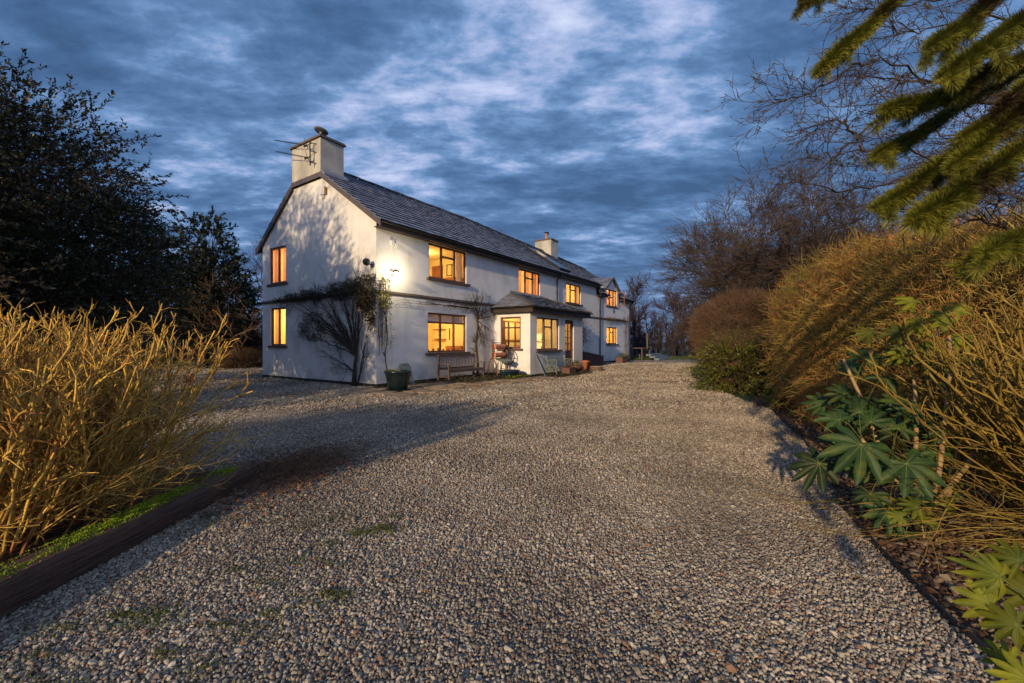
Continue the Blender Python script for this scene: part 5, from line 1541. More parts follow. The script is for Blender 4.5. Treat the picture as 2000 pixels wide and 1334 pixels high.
# twiggy clipped masses
def twig_mass(name, blobs, n, L_, r, mname, label, cat, seed, inner=None, curl=.22, seg=4, outward=.6, group=None, extra=None, box=0):
    global RS
    RS = np.random.default_rng(seed)
    o = empty(name, (blobs[0][0], blobs[0][1], 0), 0, label, cat, group)
    def sq(v): return v / np.power(np.sum(np.abs(v) ** box, 1, keepdims=True), 1.0 / box) if box else v
    bs = np.array([blobs[0][0], blobs[0][1], 0.0])
    c = Chains(); ci = Chains(); ce = Chains(); vol = sum((b[3] * b[4] * b[5]) ** .7 for b in blobs)
    for (bx, by, bz, rx, ry, rz_) in blobs:
        k = int(n * (rx * ry * rz_) ** .7 / vol)
        dd = nrm(RS.normal(0, 1, (k, 3))); lump = 1 + .045 * np.sin(dd[:, 0] * 7 + bx * 3) * np.sin(dd[:, 2] * 6) + .025 * np.sin(dd[:, 1] * 15 + dd[:, 2] * 9) + (uni(k, 0, 1) > .97) * uni(k, 0, .08)
        rad = (uni(k, .45, 1.0) ** .35) * .93 * lump
        sp = np.array([bx, by, bz]) + sq(dd) * np.array([rx, ry, rz_]) * rad[:, None]
        sd = dd * outward + RS.normal(0, .55, (k, 3)) + np.array([0, 0, .25])
        P, R = grow(sp - bs, sd, L_ * uni(k, .5, 1.3), r * uni(k, .7, 1.4), seg, curl, (0, 0, .02), .4)
        z = P[..., 2]; P[..., 2] = np.maximum(z, .01)
        c.add(P, R, 3)
        if extra:
            k = int(extra[0] * (rx * ry * rz_) ** .7 / vol); dd = nrm(RS.normal(0, 1, (k, 3))); rad = uni(k, .60, .90)
            sp = np.array([bx, by, bz]) + sq(dd) * np.array([rx, ry, rz_]) * rad[:, None]
            P, R = grow(sp - bs, dd * .35 + RS.normal(0, .6, (k, 3)), L_ * uni(k, 1.2, 3.6), r * uni(k, .9, 2.4), seg + 1, curl, (0, 0, .02), .5)
            P[..., 2] = np.maximum(P[..., 2], .01); ce.add(P, R, 3)
        if inner:
            ki = int(inner[0] * (rx * ry * rz_) ** .7 / vol)
            dd = nrm(RS.normal(0, 1, (ki, 3))); dd[:, 2] = np.abs(dd[:, 2]) * .9
            st = V3(bx + RS.normal(0, rx * .35, ki), by + RS.normal(0, ry * .35, ki), uni(ki, 0, bz * .6)) - bs
            tip = np.array([bx, by, bz]) - bs + sq(dd) * np.array([rx, ry, rz_]) * .96 + RS.normal(0, .08, (ki, 3))
            f = np.linspace(0, 1, 8)[:, None, None]
            P = st[None] * (1 - f) + tip[None] * f; P += np.cumsum(RS.normal(0, .035, P.shape), 0) * (1 - f) ; P[..., 2] += .25 * np.sin(f[..., 0] * math.pi)
            P[..., 2] = np.maximum(P[..., 2], .0)
            R = inner[1] * uni(ki, .6, 1.5)[None] * (1 - np.linspace(0, .75, 8))[:, None]
            ci.add(P, R, 5)
            p, nd, rr_, t = spawn(P, R, inner[2], .8, .3, .92); P2, R2 = grow(p, nd, uni(len(p), .12, .40 if box else .8), rr_ * .55, 5, .20, (0, 0, .04), .4); P2[..., 2] = np.maximum(P2[..., 2], .01); ci.add(P2, R2, 4)
    c.build('twigs', mname, o)
    if inner: ci.build('stems', inner[3], o)
    if extra: ce.build('inner_twigs', extra[1], o)
    return o
twig_mass('clipped_hedge', [(7.40, 9.3, 1.40, 1.62, 1.55, 1.92), (6.75, 7.8, 1.42, 1.68, 1.6, 2.00), (6.2, 6.4, 1.35, 1.68, 1.6, 1.93), (5.95, 5.0, 1.30, 1.62, 1.5, 1.82), (6.4, 3.5, 1.30, 1.6, 1.4, 1.82)], 80000, .15, .0031, 'twig_orange', 'big rounded clipped hedge with rust orange twigs along the right of the drive', 'hedge', 71, outward=.30, box=3, extra=(26000, 'twig_olive'), inner=(650, .015, 9, 'stem_olive'))
twig_mass('twiggy_shrub', [(8.3, 15.0, 1.9, 2.0, 1.6, 1.35), (7.6, 14.4, 1.2, 1.3, 1.3, 1.2), (7.0, 12.9, .8, 1.0, 1.0, .9)], 34000, .34, .0045, 'twig_brown', 'dense brown twiggy shrub under the hazel', 'shrub', 72, inner=(90, .014, 5, 'bark_dark'))
twig_mass('twiggy_shrub', [(9.2, 11.8, 1.4, 1.5, 1.3, 1.5)], 12000, .34, .0042, 'twig_brown', 'brown twiggy shrub between the green bush and the clipped hedge', 'shrub', 73, inner=(40, .014, 5, 'bark_dark'))
# purple bare shrubs by the lawn at left
for i, (x, y, rx, h, m_, lab) in enumerate(((-17.6, 25.6, 1.9, 1.25, 'twig_purple', 'purple bare shrub mass below the conifer, left one'), (-15.9, 25.5, 1.6, 1.15, 'twig_purple', 'purple bare shrub mass in the middle of the left border'), (-14.3, 27.2, 1.5, 1.3, 'twig_brown', 'reddish brown shrub nearest the gable wall'), (-21.5, 25.5, 2.0, 1.4, 'twig_purple', 'purple bare shrub mass partly behind the yellow stems'), (-15.3, 23.9, 1.2, .45, 'twig_brown', 'low brown heather clump at the edge of the gravel by the gable'))):
    twig_mass('border_shrub', [(x, y, h * .8, rx, 1.0, h)], 3600, .5, .008, m_, lab, 'shrub', 80 + i, group='bare shrubs in the left border')
evergreen('dome_bush', -19.3, 27.0, .8, [(0, 0, 1.9, 1.15, 1.0, .95)], 5000, .10, 'leaf_bush', 'small dome shaped olive green bush below the conifer', 'bush', 91, tr=.08)
evergreen('dome_bush', -16.9, 28.2, .8, [(0, 0, 1.9, .95, .9, .8)], 3600, .10, 'leaf_bush', 'smaller olive green bush just right of the dome bush', 'bush', 92, tr=.08)
evergreen('round_bush', 6.55, 12.6, .5, [(0, .0, .62, .98, .95, .78), (.35, .2, .8, .8, .8, .65)], 17000, .060, 'leaf_bush', 'round leafy green bush at the foot of the brown shrub', 'bush', 93, tr=.05)
evergreen('small_bush', 5.85, 9.0, .3, [(0, 0, .35, .35, .35, .40)], 1600, .06, 'leaf_bush', 'small grey green bush at the near end of the clipped hedge', 'bush', 94, tr=.03)

# climbing plants -------------------------------------------------------
def wallP(plane, a, d, z):
    a, d, z = np.broadcast_arrays(np.asarray(a, float), np.asarray(d, float), np.asarray(z, float))
    if plane == 'g': s, t = -d, a
    elif plane == 'f': s, t = a, -d
    p = np.array([HO.x, HO.y, 0])[None] + np.outer(s.ravel(), np.array(U)) + np.outer(t.ravel(), np.array(VV))
    p[:, 2] = z.ravel()
    return p.reshape(a.shape + (3,))
def climb(plane, start, tips, r0, wob=.12, steps=14, d0=.10, sag=0.0):
    """2-D curves on the wall plane from start to tips"""
    n = len(tips); tips = np.array(tips, float); f = np.linspace(0, 1, steps + 1)[:, None]
    A = start[0] + (tips[:, 0] - start[0])[None] * f ** 1.15; Z = start[1] + (tips[:, 1] - start[1])[None] * f ** .9
    k = np.sin(f * math.pi)
    A = A + np.cumsum(RS.normal(0, wob * .3, A.shape), 0) * .5 * k; Z = Z + np.cumsum(RS.normal(0, wob * .3, Z.shape), 0) * .5 * k
    D = d0 + np.abs(np.cumsum(RS.normal(0, .02, A.shape), 0)) * .6
    P = wallP(plane, A, D, Z); R = r0 * (1 - .75 * f) * np.ones((1, n))
    return P, R
RS = np.random.default_rng(101)
cb = empty('climbing_shrub', W(-0.15, 0.95), 0, 'old climbing plant with a thick trunk fanning over the gable wall and round the corner', 'climber')
bs = np.array([*W(-0.15, 0.95)])
q = MB(); tp = [(.95, .14, -.02), (.93, .14, .35), (.90, .13, .75), (.82, .12, 1.05)]
q.tube([tuple(wallP('g', np.array([a]), np.array([d]), np.array([z]))[0] - bs) for a, d, z in tp], [.10, .066, .056, .045], 9); q.build('trunk', 'bark_dark', cb, smooth=True)
c = Chains()
fan = [(4.3, 2.9), (3.6, 2.9), (3.0, 3.0), (2.45, 3.0), (1.95, 3.1), (1.45, 3.1), (.95, 3.2), (.5, 3.1), (3.0, 2.0), (2.0, 2.4), (4.6, 2.8), (4.0, 2.95), (3.3, 2.9), (2.7, 3.1), (2.2, 3.0), (1.7, 3.3), (1.2, 3.3), (.7, 3.4), (.35, 3.5), (.1, 3.0), (3.9, 1.9), (2.9, 1.5), (2.4, 2.4), (3.4, 2.3)]
P, R = climb('g', (.88, .95), fan, .024, .2); c.add(P - bs, R, 6)
P0, R0 = climb('g', (.98, .45), [(2.6, 1.05), (2.3, .75), (3.1, 1.25)], .02, .14); c.add(P0 - bs, R0, 5)
Pb, Rb = climb('g', (.78, .05), [(.15, 1.7), (.05, 2.2)], .028, .1); c.add(Pb - bs, Rb, 5)
Pt, Rt = climb('g', (2.6, 3.12), [(5.9, 2.98), (5.6, 3.05), (5.2, 3.25), (0.05, 3.45), (.05, 3.25)], .022, .07); c.add(Pt - bs, Rt, 5)
def flat_children(P, R, n, L_, thick, plane='g', tmin=.25, droop=0.0, ang=.7):
    p, d, r, t = spawn(P, R, n, ang, tmin, 1.0)
    nrm_ = np.array(-U if plane == 'g' else -VV)
    off = np.sum(d * nrm_, 1, keepdims=True); d = d - nrm_ * off * .8
    P2, R2 = grow(p, d, L_ * uni(len(p), .5, 1.3), np.maximum(r * .5, thick), 6, .16, (0, 0, -droop), .4)
    base_ = (np.array([HO.x, HO.y, 0]))
    dist = (P2 - base_) @ nrm_
    corr = np.maximum(0.025 - dist, 0)
    along = (P2 - base_) @ (np.array(VV) if plane == 'g' else np.array(U))
    P2 = P2 + nrm_ * corr[..., None] * (along > -.02)[..., None]
    return P2, R2
allP = []
for (p_, r_) in ((P, R), (P0, R0), (Pb, Rb)):
    P2, R2 = flat_children(p_, r_, 5, .8, .0055, ang=.5); c.add(P2 - bs, R2, 4); P3, R3 = flat_children(P2, R2, 4, .42, .0035, droop=.02); c.add(P3 - bs, R3, 3); P4, R4 = flat_children(P3, R3, 1, .22, .0028, droop=.02); c.add(P4 - bs, R4, 3); allP.append((P2, R2))
P2, R2 = flat_children(Pt, Rt, 26, .45, .004, tmin=.02); c.add(P2 - bs, R2, 4); P3, R3 = flat_children(P2, R2, 4, .25, .003, droop=.02); c.add(P3 - bs, R3, 3)
# hanging stems on the front side of the corner
n = 14; sx = uni(n, .03, .42)
P5 = wallP('f', sx[None] + np.cumsum(RS.normal(0, .018, (15, n)), 0), .10 + np.abs(RS.normal(0, .03, (15, n))), np.linspace(3.4, 1.0, 15)[:, None] + uni(n, 0, .7)[None] * np.linspace(0, 1, 15)[:, None]); R5 = np.full((15, n), .006)
c.add(P5 - bs, R5, 4)
p, d, r, t = spawn(P5, R5, 14, .9); P6, R6 = grow(p, d, uni(len(p), .08, .25), .003, 4, .2, (0, 0, -.03), .5); c.add(P6 - bs, R6, 3)
c.build('stems', 'bark_dark', cb)
lv = Leaves()
def wleaf(plane, n, a0, a1, f_lo, f_hi, dmax, size):
    a = uni(n, a0, a1); lo_, hi_ = f_lo(a), f_hi(a); z = lo_ + (hi_ - lo_) * uni(n, 0, 1)
    dens = np.sin(a * 5.1) * np.sin(z * 7.3) + .5 * np.sin(a * 13 + z * 9) + RS.normal(0, .5, n)
    k = dens > -.35
    lv.add(wallP(plane, a[k], uni(k.sum(), .04, dmax), z[k]) - bs, size * uni(k.sum(), .6, 1.3), aspect=.5)
wleaf('g', 5000, 0.0, 5.7, lambda a: 3.05 - .02 * a, lambda a: 3.12 + .50 * (1 - a / 5.9), .36, .058)
wleaf('g', 3000, -.2, 1.9, lambda a: 2.85 - .2 * (a < 1), lambda a: 3.55 - .10 * a, .42, .060)
wleaf('g', 4000, -.1, .7, lambda a: 1.9 + a, lambda a: 3.2 + 0 * a, .28, .065)
wleaf('g', 1800, 2.6, 4.2, lambda a: 1.5 + 0 * a, lambda a: 2.5 + 0 * a, .2, .06)
lv.build('foliage', 'leaf_ivy', cb)
lv = Leaves(); wleaf('f', 600, .0, .40, lambda a: 2.5 + 0 * a, lambda a: 3.60 - .5 * a, .32, .07); wleaf('f', 160, .05, .6, lambda a: 1.3 + 0 * a, lambda a: 2.9 + 0 * a, .2, .07)
lv.build('leaf_cluster', 'leaf_yellow', cb)['label'] = 'yellow green leaves lit by the wall lamp'

RS = np.random.default_rng(102)
def climber(name, s, trunk_top, tips, horiz, label, r0=.04, mname='bark_dark', twigs=10, L_=.4, kids=(10, 5)):
    o = empty(name, W(s, -.12), 0, label, 'climber'); bs = np.array([*W(s, -.12)]); c = Chains()
    n = 1; f = np.linspace(0, 1, 10)[:, None]
    Pt = wallP('f', s + .05 * np.sin(f * 9), .12 + 0 * f, f * trunk_top); Rt = r0 * (1 - .45 * f)
    c.add(Pt - bs, Rt, 7)
    P, R = climb('f', (s, trunk_top * .93), tips, r0 * .5, .10, 12); c.add(P - bs, R, 5)
    for (a, b, zz) in horiz:
        Ph, Rh = climb('f', (a, zz), [(b, zz + .05), (b, zz - .03)], r0 * .35, .07, 18); c.add(Ph - bs, Rh, 5)
        P2, R2 = flat_children(Ph, Rh, int(abs(b - a) * 7), .22, .004, 'f', .03); c.add(P2 - bs, R2, 3); P3, R3 = flat_children(P2, R2, 3, .12, .003, 'f'); c.add(P3 - bs, R3, 3)
    P2, R2 = flat_children(P, R, kids[0], L_, .005, 'f'); c.add(P2 - bs, R2, 4); P3, R3 = flat_children(P2, R2, kids[1], L_ * .55, .0032, 'f'); c.add(P3 - bs, R3, 3)
    P2, R2 = flat_children(Pt, Rt, twigs, L_ * 1.3, .005, 'f', .3); c.add(P2 - bs, R2, 4); P3, R3 = flat_children(P2, R2, 4, L_ * .5, .003, 'f'); c.add(P3 - bs, R3, 3)
    c.build('stems', mname, o)
    return o
climber('bare_climber', 4.98, 2.55, [(4.3, 3.2), (4.6, 3.35), (5.0, 3.35), (5.4, 3.3), (5.8, 3.15), (6.0, 2.6), (5.9, 1.9), (5.6, 1.2), (5.9, 2.9), (5.5, 1.6)], [(4.9, .9, 2.82), (4.8, 2.2, 2.95)], 'bare twisted climber on the wall between the lower window and the porch', r0=.055)
climber('thin_climber', .30, 1.9, [(.1, 2.9), (.45, 3.0), (.25, 2.6)], [], 'single thin stem climbing from the ground at the front corner', r0=.022, twigs=3, L_=.2, kids=(6, 3))
climber('far_climber', 23.3, 2.95, [(22.8, 3.3), (23.7, 3.3), (23.1, 2.4)], [(23.2, 18.6, 3.05), (23.2, 19.2, 3.1), (22.0, 17.9, 2.98)], 'brown climber along the string course at the far end of the house', r0=.05, mname='twig_brown', kids=(10, 5))
o = climber('climbing_rose', 14.3, 1.9, [(14.9, 2.9), (15.4, 2.5), (15.8, 2.1), (14.6, 3.0), (16.0, 1.7)], [], 'climbing rose with rusty orange leaves above the raised brick bed', r0=.022, L_=.5)
lv = Leaves(); bs = np.array([*W(14.3, -.12)]); n = 900; a = 14.9 + RS.normal(0, .55, n); z = 1.95 + RS.normal(0, .42, n) + .3 * np.sin(a * 5)
k = (np.sin(a * 6) * np.sin(z * 6) + RS.normal(0, .4, n)) > -.1
lv.add(wallP('f', a[k], uni(k.sum(), .05, .5), z[k]) - bs, .10 * uni(k.sum(), .6, 1.2), aspect=.5); lv.build('foliage', 'leaf_rust', o)

# palmate fatsia plants ---------------------------------------------------
def palm_leaf(lobes=8, r=.22, seed=0):
    """one leaf blade in the xy plane, petiole joint at origin, tip towards +x; returns verts, tri faces, vein verts/faces"""
    rr_ = random.Random(seed); V = [(0, 0, 0)]; F = []
    span = math.radians(270); pts = []
    for i in range(lobes):
        a = -span / 2 + span * (i + .5) / lobes; w_ = span / lobes
        L_ = r * (.72 + .32 * math.cos(a * .55)) * rr_.uniform(.92, 1.06)
        prof = [(-.50, .46), (-.44, .60), (-.33, .80), (-.16, .97), (0, 1.10), (.16, .97), (.33, .80), (.44, .60)]
        for (fa, fr_) in prof:
            aa = a + fa * w_; R_ = L_ * fr_
            # lobes are widest at two thirds, cut in between
            z = -.34 * R_ * R_ / r + .11 * R_ * (abs(fa) * 2) + .03 * math.sin(i * 2.1 + seed) * fr_
            pts.append((R_ * math.cos(aa), R_ * math.sin(aa), z))
    aa = span / 2; pts.append((r * .3 * math.cos(aa), r * .3 * math.sin(aa), -.01)); pts.append((-r * .06, 0, 0.0)); pts.append((r * .3 * math.cos(-aa), r * .3 * math.sin(-aa), -.01))
    V += pts; n = len(pts)
    for i in range(n): F.append((0, 1 + i, 1 + (i + 1) % n))
    vv = []; vf = []
    for i in range(lobes):
        a = -span / 2 + span * (i + .5) / lobes; L_ = r * (.72 + .32 * math.cos(a * .55)) * .85
        px, py = -math.sin(a) * .009, math.cos(a) * .009; b = len(vv); zt = -.34 * L_ * L_ / r + .004 + .03 * math.sin(i * 2.1 + seed) * .8
        vv += [(px, py, .004), (-px, -py, .004), (L_ * .5 * math.cos(a) - px * .6, L_ * .5 * math.sin(a) - py * .6, -.34 * L_ * L_ * .25 / r + .006), (L_ * .5 * math.cos(a) + px * .6, L_ * .5 * math.sin(a) + py * .6, -.34 * L_ * L_ * .25 / r + .006), (L_ * math.cos(a), L_ * math.sin(a), zt)]
        vf += [(b, b + 1, b + 2), (b, b + 2, b + 3), (b + 3, b + 2, b + 4)]
    return np.array(V), np.array(F), np.array(vv), np.array(vf)
LEAFS = [palm_leaf(7 + i % 3, 1.0, i) for i in range(5)]
def fatsia(name, x, y, stems, leaves, label, mname='leaf_fatsia', seed=1, face=(-.35, -.8, .55), stemr=.022, stem_m='bark_pale'):
    """stems: list of polylines; leaves: list of (x,y,z,radius, origin stem tip index)"""
    r = random.Random(seed); o = empty(name, (x, y, 0), 0, label, 'plant')
    q = MB(); tips = []
    for pts in stems:
        q.tube([(a - x, b - y, c_) for a, b, c_ in pts], [stemr * (1 - .5 * k / (len(pts) - 1)) for k in range(len(pts))], 8); tips.append(Vector(pts[-1]))
    if stems: q.build('stem', stem_m, o, smooth=True)
    SP = []
    for pts in stems:
        for k in range(len(pts) - 1):
            for f_ in (0, .25, .5, .75, 1.0): SP.append(Vector(pts[k]).lerp(Vector(pts[k + 1]), f_))
    LV = []; LF = []; nv = 0; VVv = []; VF = []; nv2 = 0; pt = MB()
    for (lx, ly, lz, rad, ti) in leaves:
        A, F, B, G_ = LEAFS[r.randrange(5)]
        n_ = Vector(face) + Vector((r.uniform(-.35, .35), r.uniform(-.3, .3), r.uniform(-.25, .35))); n_.normalize()
        LP = Vector((lx, ly, lz)); T = min(SP, key=lambda s_: (s_ - LP + Vector((0, 0, .16))).length) if SP else Vector((x, y, .1))
        out = (Vector((lx, ly, lz)) - T); out = out - n_ * out.dot(n_)
        if out.length < .02: out = Vector((r.uniform(-1, 1), r.uniform(-1, 1), -.3)); out = out - n_ * out.dot(n_)
        out = (out.normalized() + Vector((0, 0, -.35))); out = (out - n_ * out.dot(n_)).normalized()
        sd = n_.cross(out); M_ = np.array([list(out), list(sd), list(n_)])
        dr = 1.0
        A2 = A.copy(); A2[:, 2] *= r.uniform(.6, 1.6); B2 = B.copy(); B2[:, 2] = B2[:, 2] * 1.0
        sc_ = A2[:, 2].min() / A[:, 2].min(); B2[:, 2] = B[:, 2] * sc_ + .006
        A2[:, 1] *= r.uniform(.75, 1.0); B2[:, 1] *= A2[1, 1] / A[1, 1]; tw_ = r.uniform(-.5, .5); A2[:, 2] += tw_ * A2[:, 0] * A2[:, 1]; B2[:, 2] += tw_ * B2[:, 0] * B2[:, 1]
        LV.append(A2 @ M_ * rad + np.array([lx - x, ly - y, lz])); LF.append(F + nv); nv += len(A)
        VVv.append(B2 @ M_ * rad + np.array([lx - x, ly - y, lz])); VF.append(G_ + nv2); nv2 += len(B)
        mid = T.lerp(Vector((lx, ly, lz)), .55) + Vector((0, 0, .03)); s0 = T
        pt.tube([tuple(s0 - Vector((x, y, 0))), tuple(mid - Vector((x, y, 0))), (lx - x, ly - y, lz)], [.0045, .0035, .003], 5)
        # each leaf mesh of its own kept in one foliage mesh: leaves are surface pattern of the crown
    npmesh('foliage', np.concatenate(LV), np.concatenate(LF), mname, o, smooth=True); npmesh('veins', np.concatenate(VVv), np.concatenate(VF), 'vein', o); pt.build('petioles', 'petiole', o, smooth=True)
    return o
def px(pxx, pyy, y):       # a point of the place seen at this pixel, y metres in front
    return ((pxx - 1000) / 833 * y, y, 1.45 - (pyy - 668) / 833 * y)
ST = [[(3.35, 3.5, 0), (3.33, 3.52, .4), (3.32, 3.5, .85), (3.28, 3.48, 1.15)], [(3.45, 3.55, 0), (3.5, 3.5, .35), (3.45, 3.4, .8), (3.4, 3.3, 1.25), (3.38, 3.3, 1.5)], [(3.4, 3.6, 0), (3.2, 3.7, .5), (3.05, 3.75, 1.0), (2.95, 3.8, 1.3)], [(3.35, 3.45, 0), (3.15, 3.4, .3), (2.95, 3.4, .5), (2.7, 3.3, .7)], [(3.5, 3.6, 0), (3.75, 3.5, .45), (3.85, 3.45, .8)]]
dark = [px(random.uniform(1630, 1850), random.uniform(790, 1000), random.uniform(3.3, 3.8)) for _ in range(0)] + [px(*a) for a in ((1682, 868, 3.05), (1770, 905, 3.0), (1600, 905, 3.3), (1735, 1000, 3.1), (1640, 820, 3.4), (1700, 810, 3.6), (1760, 790, 3.6), (1720, 740, 3.7), (1830, 860, 3.5), (1690, 700, 3.9), (1800, 960, 3.2), (1650, 770, 3.9), (1860, 820, 3.6), (1745, 850, 3.5), (1770, 1040, 3.1), (1700, 965, 3.2), (1765, 700, 3.7), (1850, 740, 3.6), (1610, 790, 4.2), (1660, 720, 4.2))]
fatsia('fatsia', 3.38, 3.5, ST, [(*p_, (.23 if i < 3 else .15) * random.uniform(.85, 1.1), (2 if i in (0, 2, 4, 3) else (3 if i in (8, 12, 17) else 0))) for i, p_ in enumerate(dark)] + [(*px(random.uniform(1620, 1860), random.uniform(780, 1010), random.uniform(3.3, 3.8)), random.uniform(.09, .17), 0) for _ in range(26)], 'glossy dark green fatsia with big fingered leaves beside the mulch edge', seed=3)
ST2 = [[(3.62, 3.75, 0), (3.6, 3.7, .6), (3.55, 3.6, 1.2), (3.5, 3.5, 1.6)], [(3.75, 3.7, 0), (3.85, 3.6, .8), (3.75, 3.5, 1.5)]]
lime = [px(*a) for a in ((1800, 630, 3.4), (1850, 620, 3.3), (1760, 650, 3.5), (1820, 680, 3.4), (1870, 660, 3.4), (1785, 590, 3.6), (1880, 610, 3.5), (1700, 650, 3.8), (1830, 720, 3.5), (1770, 690, 3.6), (1900, 700, 3.4))]
fatsia('fatsia', 3.65, 3.72, ST2, [(*p_, (.135) * random.uniform(.8, 1.15), i % 2) for i, p_ in enumerate(lime)], 'yellow green fatsia leaves higher up in front of the hedge', mname='leaf_lime', seed=5)
ST3 = [[(1.85, 1.32, 0), (1.80, 1.30, .3), (1.72, 1.28, .5)], [(1.9, 1.25, 0), (1.82, 1.2, .4), (1.75, 1.2, .68)]]
near = [px(*a) for a in ((1950, 1125, 1.30), (1935, 1180, 1.34), (1990, 1095, 1.38), (1985, 1220, 1.28), (2020, 1160, 1.35), (1975, 1290, 1.35), (2010, 1330, 1.25))]
fatsia('fatsia', 1.86, 1.3, ST3, [(*p_, .082 * random.uniform(.8, 1.15), i % 2) for i, p_ in enumerate(near)], 'lime green fatsia leaves in the bottom right corner, nearest the camera', mname='leaf_lime', seed=7, stemr=.014)
sm = [px(*a) for a in ((1760, 1010, 3.05), (1810, 1020, 3.1), (1730, 985, 3.2), (1850, 990, 3.2), (1790, 990, 3.0))]
fatsia('fatsia', 3.0, 3.1, [[(3.0, 3.1, 0), (2.98, 3.1, .12)]], [(p_[0], p_[1], max(p_[2], .10), .10 * random.uniform(.8, 1.1), 0) for p_ in sm], 'low young fatsia seedling on the bark mulch', mname='leaf_lime', seed=8, stemr=.008)

# pruned shrub, right foreground
RS = np.random.default_rng(131)
o = pruned('pruned_shrub', [(4.15, 3.15, .30, .9), (4.0, 2.6, .30, .7), (4.7, 3.7, .45, .8), (4.6, 2.9, .4, .7)], 46, 1.9, .22, 'pruned shrub with long olive shoots sweeping up to the left at the right edge', 'shrub', 1.6, mname='stem_olive', r0=.0080, lim=(-.62, .0), nb=3)
c = Chains(); n = 90
bs = np.array([4.55, 3.25, 0])
P, R = grow(V3(4.35 + RS.normal(0, .3, n), 3.0 + RS.normal(0, .4, n), uni(n, .0, .35)), V3(uni(n, -1.6, -.4), uni(n, -.5, .4), uni(n, .0, .7)), uni(n, .7, 1.7), uni(n, .003, .0065), 9, .10, (0, 0, -.012), .4)
P[..., 2] = np.maximum(P[..., 2], .03); c.add(P - bs, R, 4)
p, d, r, t = spawn(P, R, 4, .5, .25, 1); P2, R2 = grow(p, d, uni(len(p), .08, .35), r * .6, 4, .18, (0, 0, 0), .5); P2[..., 2] = np.maximum(P2[..., 2], .03); c.add(P2 - bs, R2, 3)
c.build('low_shoots', 'stem_olive', o)

# bare tree reaching over from the right
RS = np.random.default_rng(141)
o = empty('overhanging_tree', (9.3, 6.3, 0), 0, 'bare tree at the right edge whose thin branches reach over the hedge', 'tree')
bs = np.array([9.3, 6.3, 0.0])
q = MB(); q.tube([(0, 0, -.1), (-.1, 0, 1.6), (.1, .05, 3.2), (0, 0, 5.2)], [.2, .16, .13, .07], 10); q.build('trunk', 'bark_dark', o, smooth=True)
limbs = [[(2080, 200), (1960, 185), (1880, 175), (1824, 163), (1770, 135), (1719, 114), (1690, 92)], [(1824, 163), (1760, 160), (1700, 150), (1668, 148)], [(1719, 116), (1670, 125), (1620, 165), (1570, 190), (1517, 202)], [(2060, 140), (1990, 178), (1900, 200), (1800, 205), (1736, 222), (1700, 245), (1675, 266), (1628, 312), (1581, 351)], [(1675, 266), (1650, 240), (1625, 232), (1590, 255)], [(2060, 330), (1950, 330), (1858, 346), (1750, 354), (1700, 366), (1645, 374), (1600, 366), (1555, 354)], [(2060, 400), (1950, 380), (1880, 350), (1800, 300), (1720, 290), (1640, 300), (1570, 305)], [(2060, 60), (1980, 40), (1900, 30), (1820, 60), (1740, 70)], [(2050, -20), (1900, -10), (1760, 10), (1680, 20), (1640, 15)], [(2060, 250), (1960, 240), (1880, 270), (1800, 250), (1730, 270)], [(2060, 480), (1950, 440), (1850, 420), (1760, 400), (1680, 395)], [(2060, 300), (1990, 290), (1900, 310), (1840, 320), (1760, 330)], [(2060, 100), (2000, 120), (1930, 110), (1850, 90)]]
c = Chains(); tw = Chains()
for i, L_ in enumerate(limbs):
    dpt = 5.4 + .9 * math.sin(i * 1.7)
    P = np.array([px(a, b, dpt + .5 * math.sin(k * .9 + i)) for k, (a, b) in enumerate(L_)])
    f = np.linspace(0, len(P) - 1, 22); P = np.stack([np.interp(f, np.arange(len(P)), P[:, k]) for k in range(3)], 1) + RS.normal(0, .018, (22, 3))
    if i not in (1, 2, 4): P = np.concatenate([bs + np.array([[0, 0, max(1.8, min(4.8, P[0][2] - .4))]]), P])
    P = P[:, None]; r_ = .026 if i in (0, 3, 5) else .017
    R = np.linspace(r_, .005, len(P))[:, None]
    c.add(P - bs, R, 6)
    p, d, r, t = spawn(P, R, 22, .6, .12, 1.0); d[:, 0] -= .25; P2, R2 = grow(p, d, uni(len(p), .3, .9) * (1.2 - .5 * t), np.maximum(r * .45, .0045), 7, .13, (-.02, 0, -.01), .4); c.add(P2 - bs, R2, 4)
    p, d, r, t = spawn(P2, R2, 5, .65, .15, 1.0); P3, R3 = grow(p, d, uni(len(p), .10, .38), np.maximum(r * .5, .0035), 5, .16, (-.01, 0, 0), .6); tw.add(P3 - bs, R3, 3)
    p, d, r, t = spawn(P3, R3, 2, .7, .2, 1.0); P4, R4 = grow(p, d, uni(len(p), .03, .10), .0035, 2, .2, (0, 0, 0), 1.2); tw.add(P4 - bs, R4, 3)
# tangle lower right, over the hedge
n = 300; st = V3(uni(n, 6.8, 10.0), uni(n, 4.6, 7.2), uni(n, 3.3, 5.2)); P, R = grow(st, V3(-1.0 + RS.normal(0, .4, n), RS.normal(0, .4, n), RS.normal(.15, .4, n)), uni(n, .5, 1.5), .007, 7, .14, (0, 0, 0), .4); tw.add(P - bs, R, 4)
p, d, r, t = spawn(P, R, 8, .6, .1, 1.0); P2, R2 = grow(p, d, uni(len(p), .12, .5), .0042, 5, .17, (0, 0, 0), .5); tw.add(P2 - bs, R2, 3)
p, d, r, t = spawn(P2, R2, 3, .6, .1, 1.0); P3, R3 = grow(p, d, uni(len(p), .06, .2), .003, 3, .2, (0, 0, 0), .6); tw.add(P3 - bs, R3, 3)
c.build('limbs', 'bark_dark', o); tw.build('twigs', 'twig_over', o)

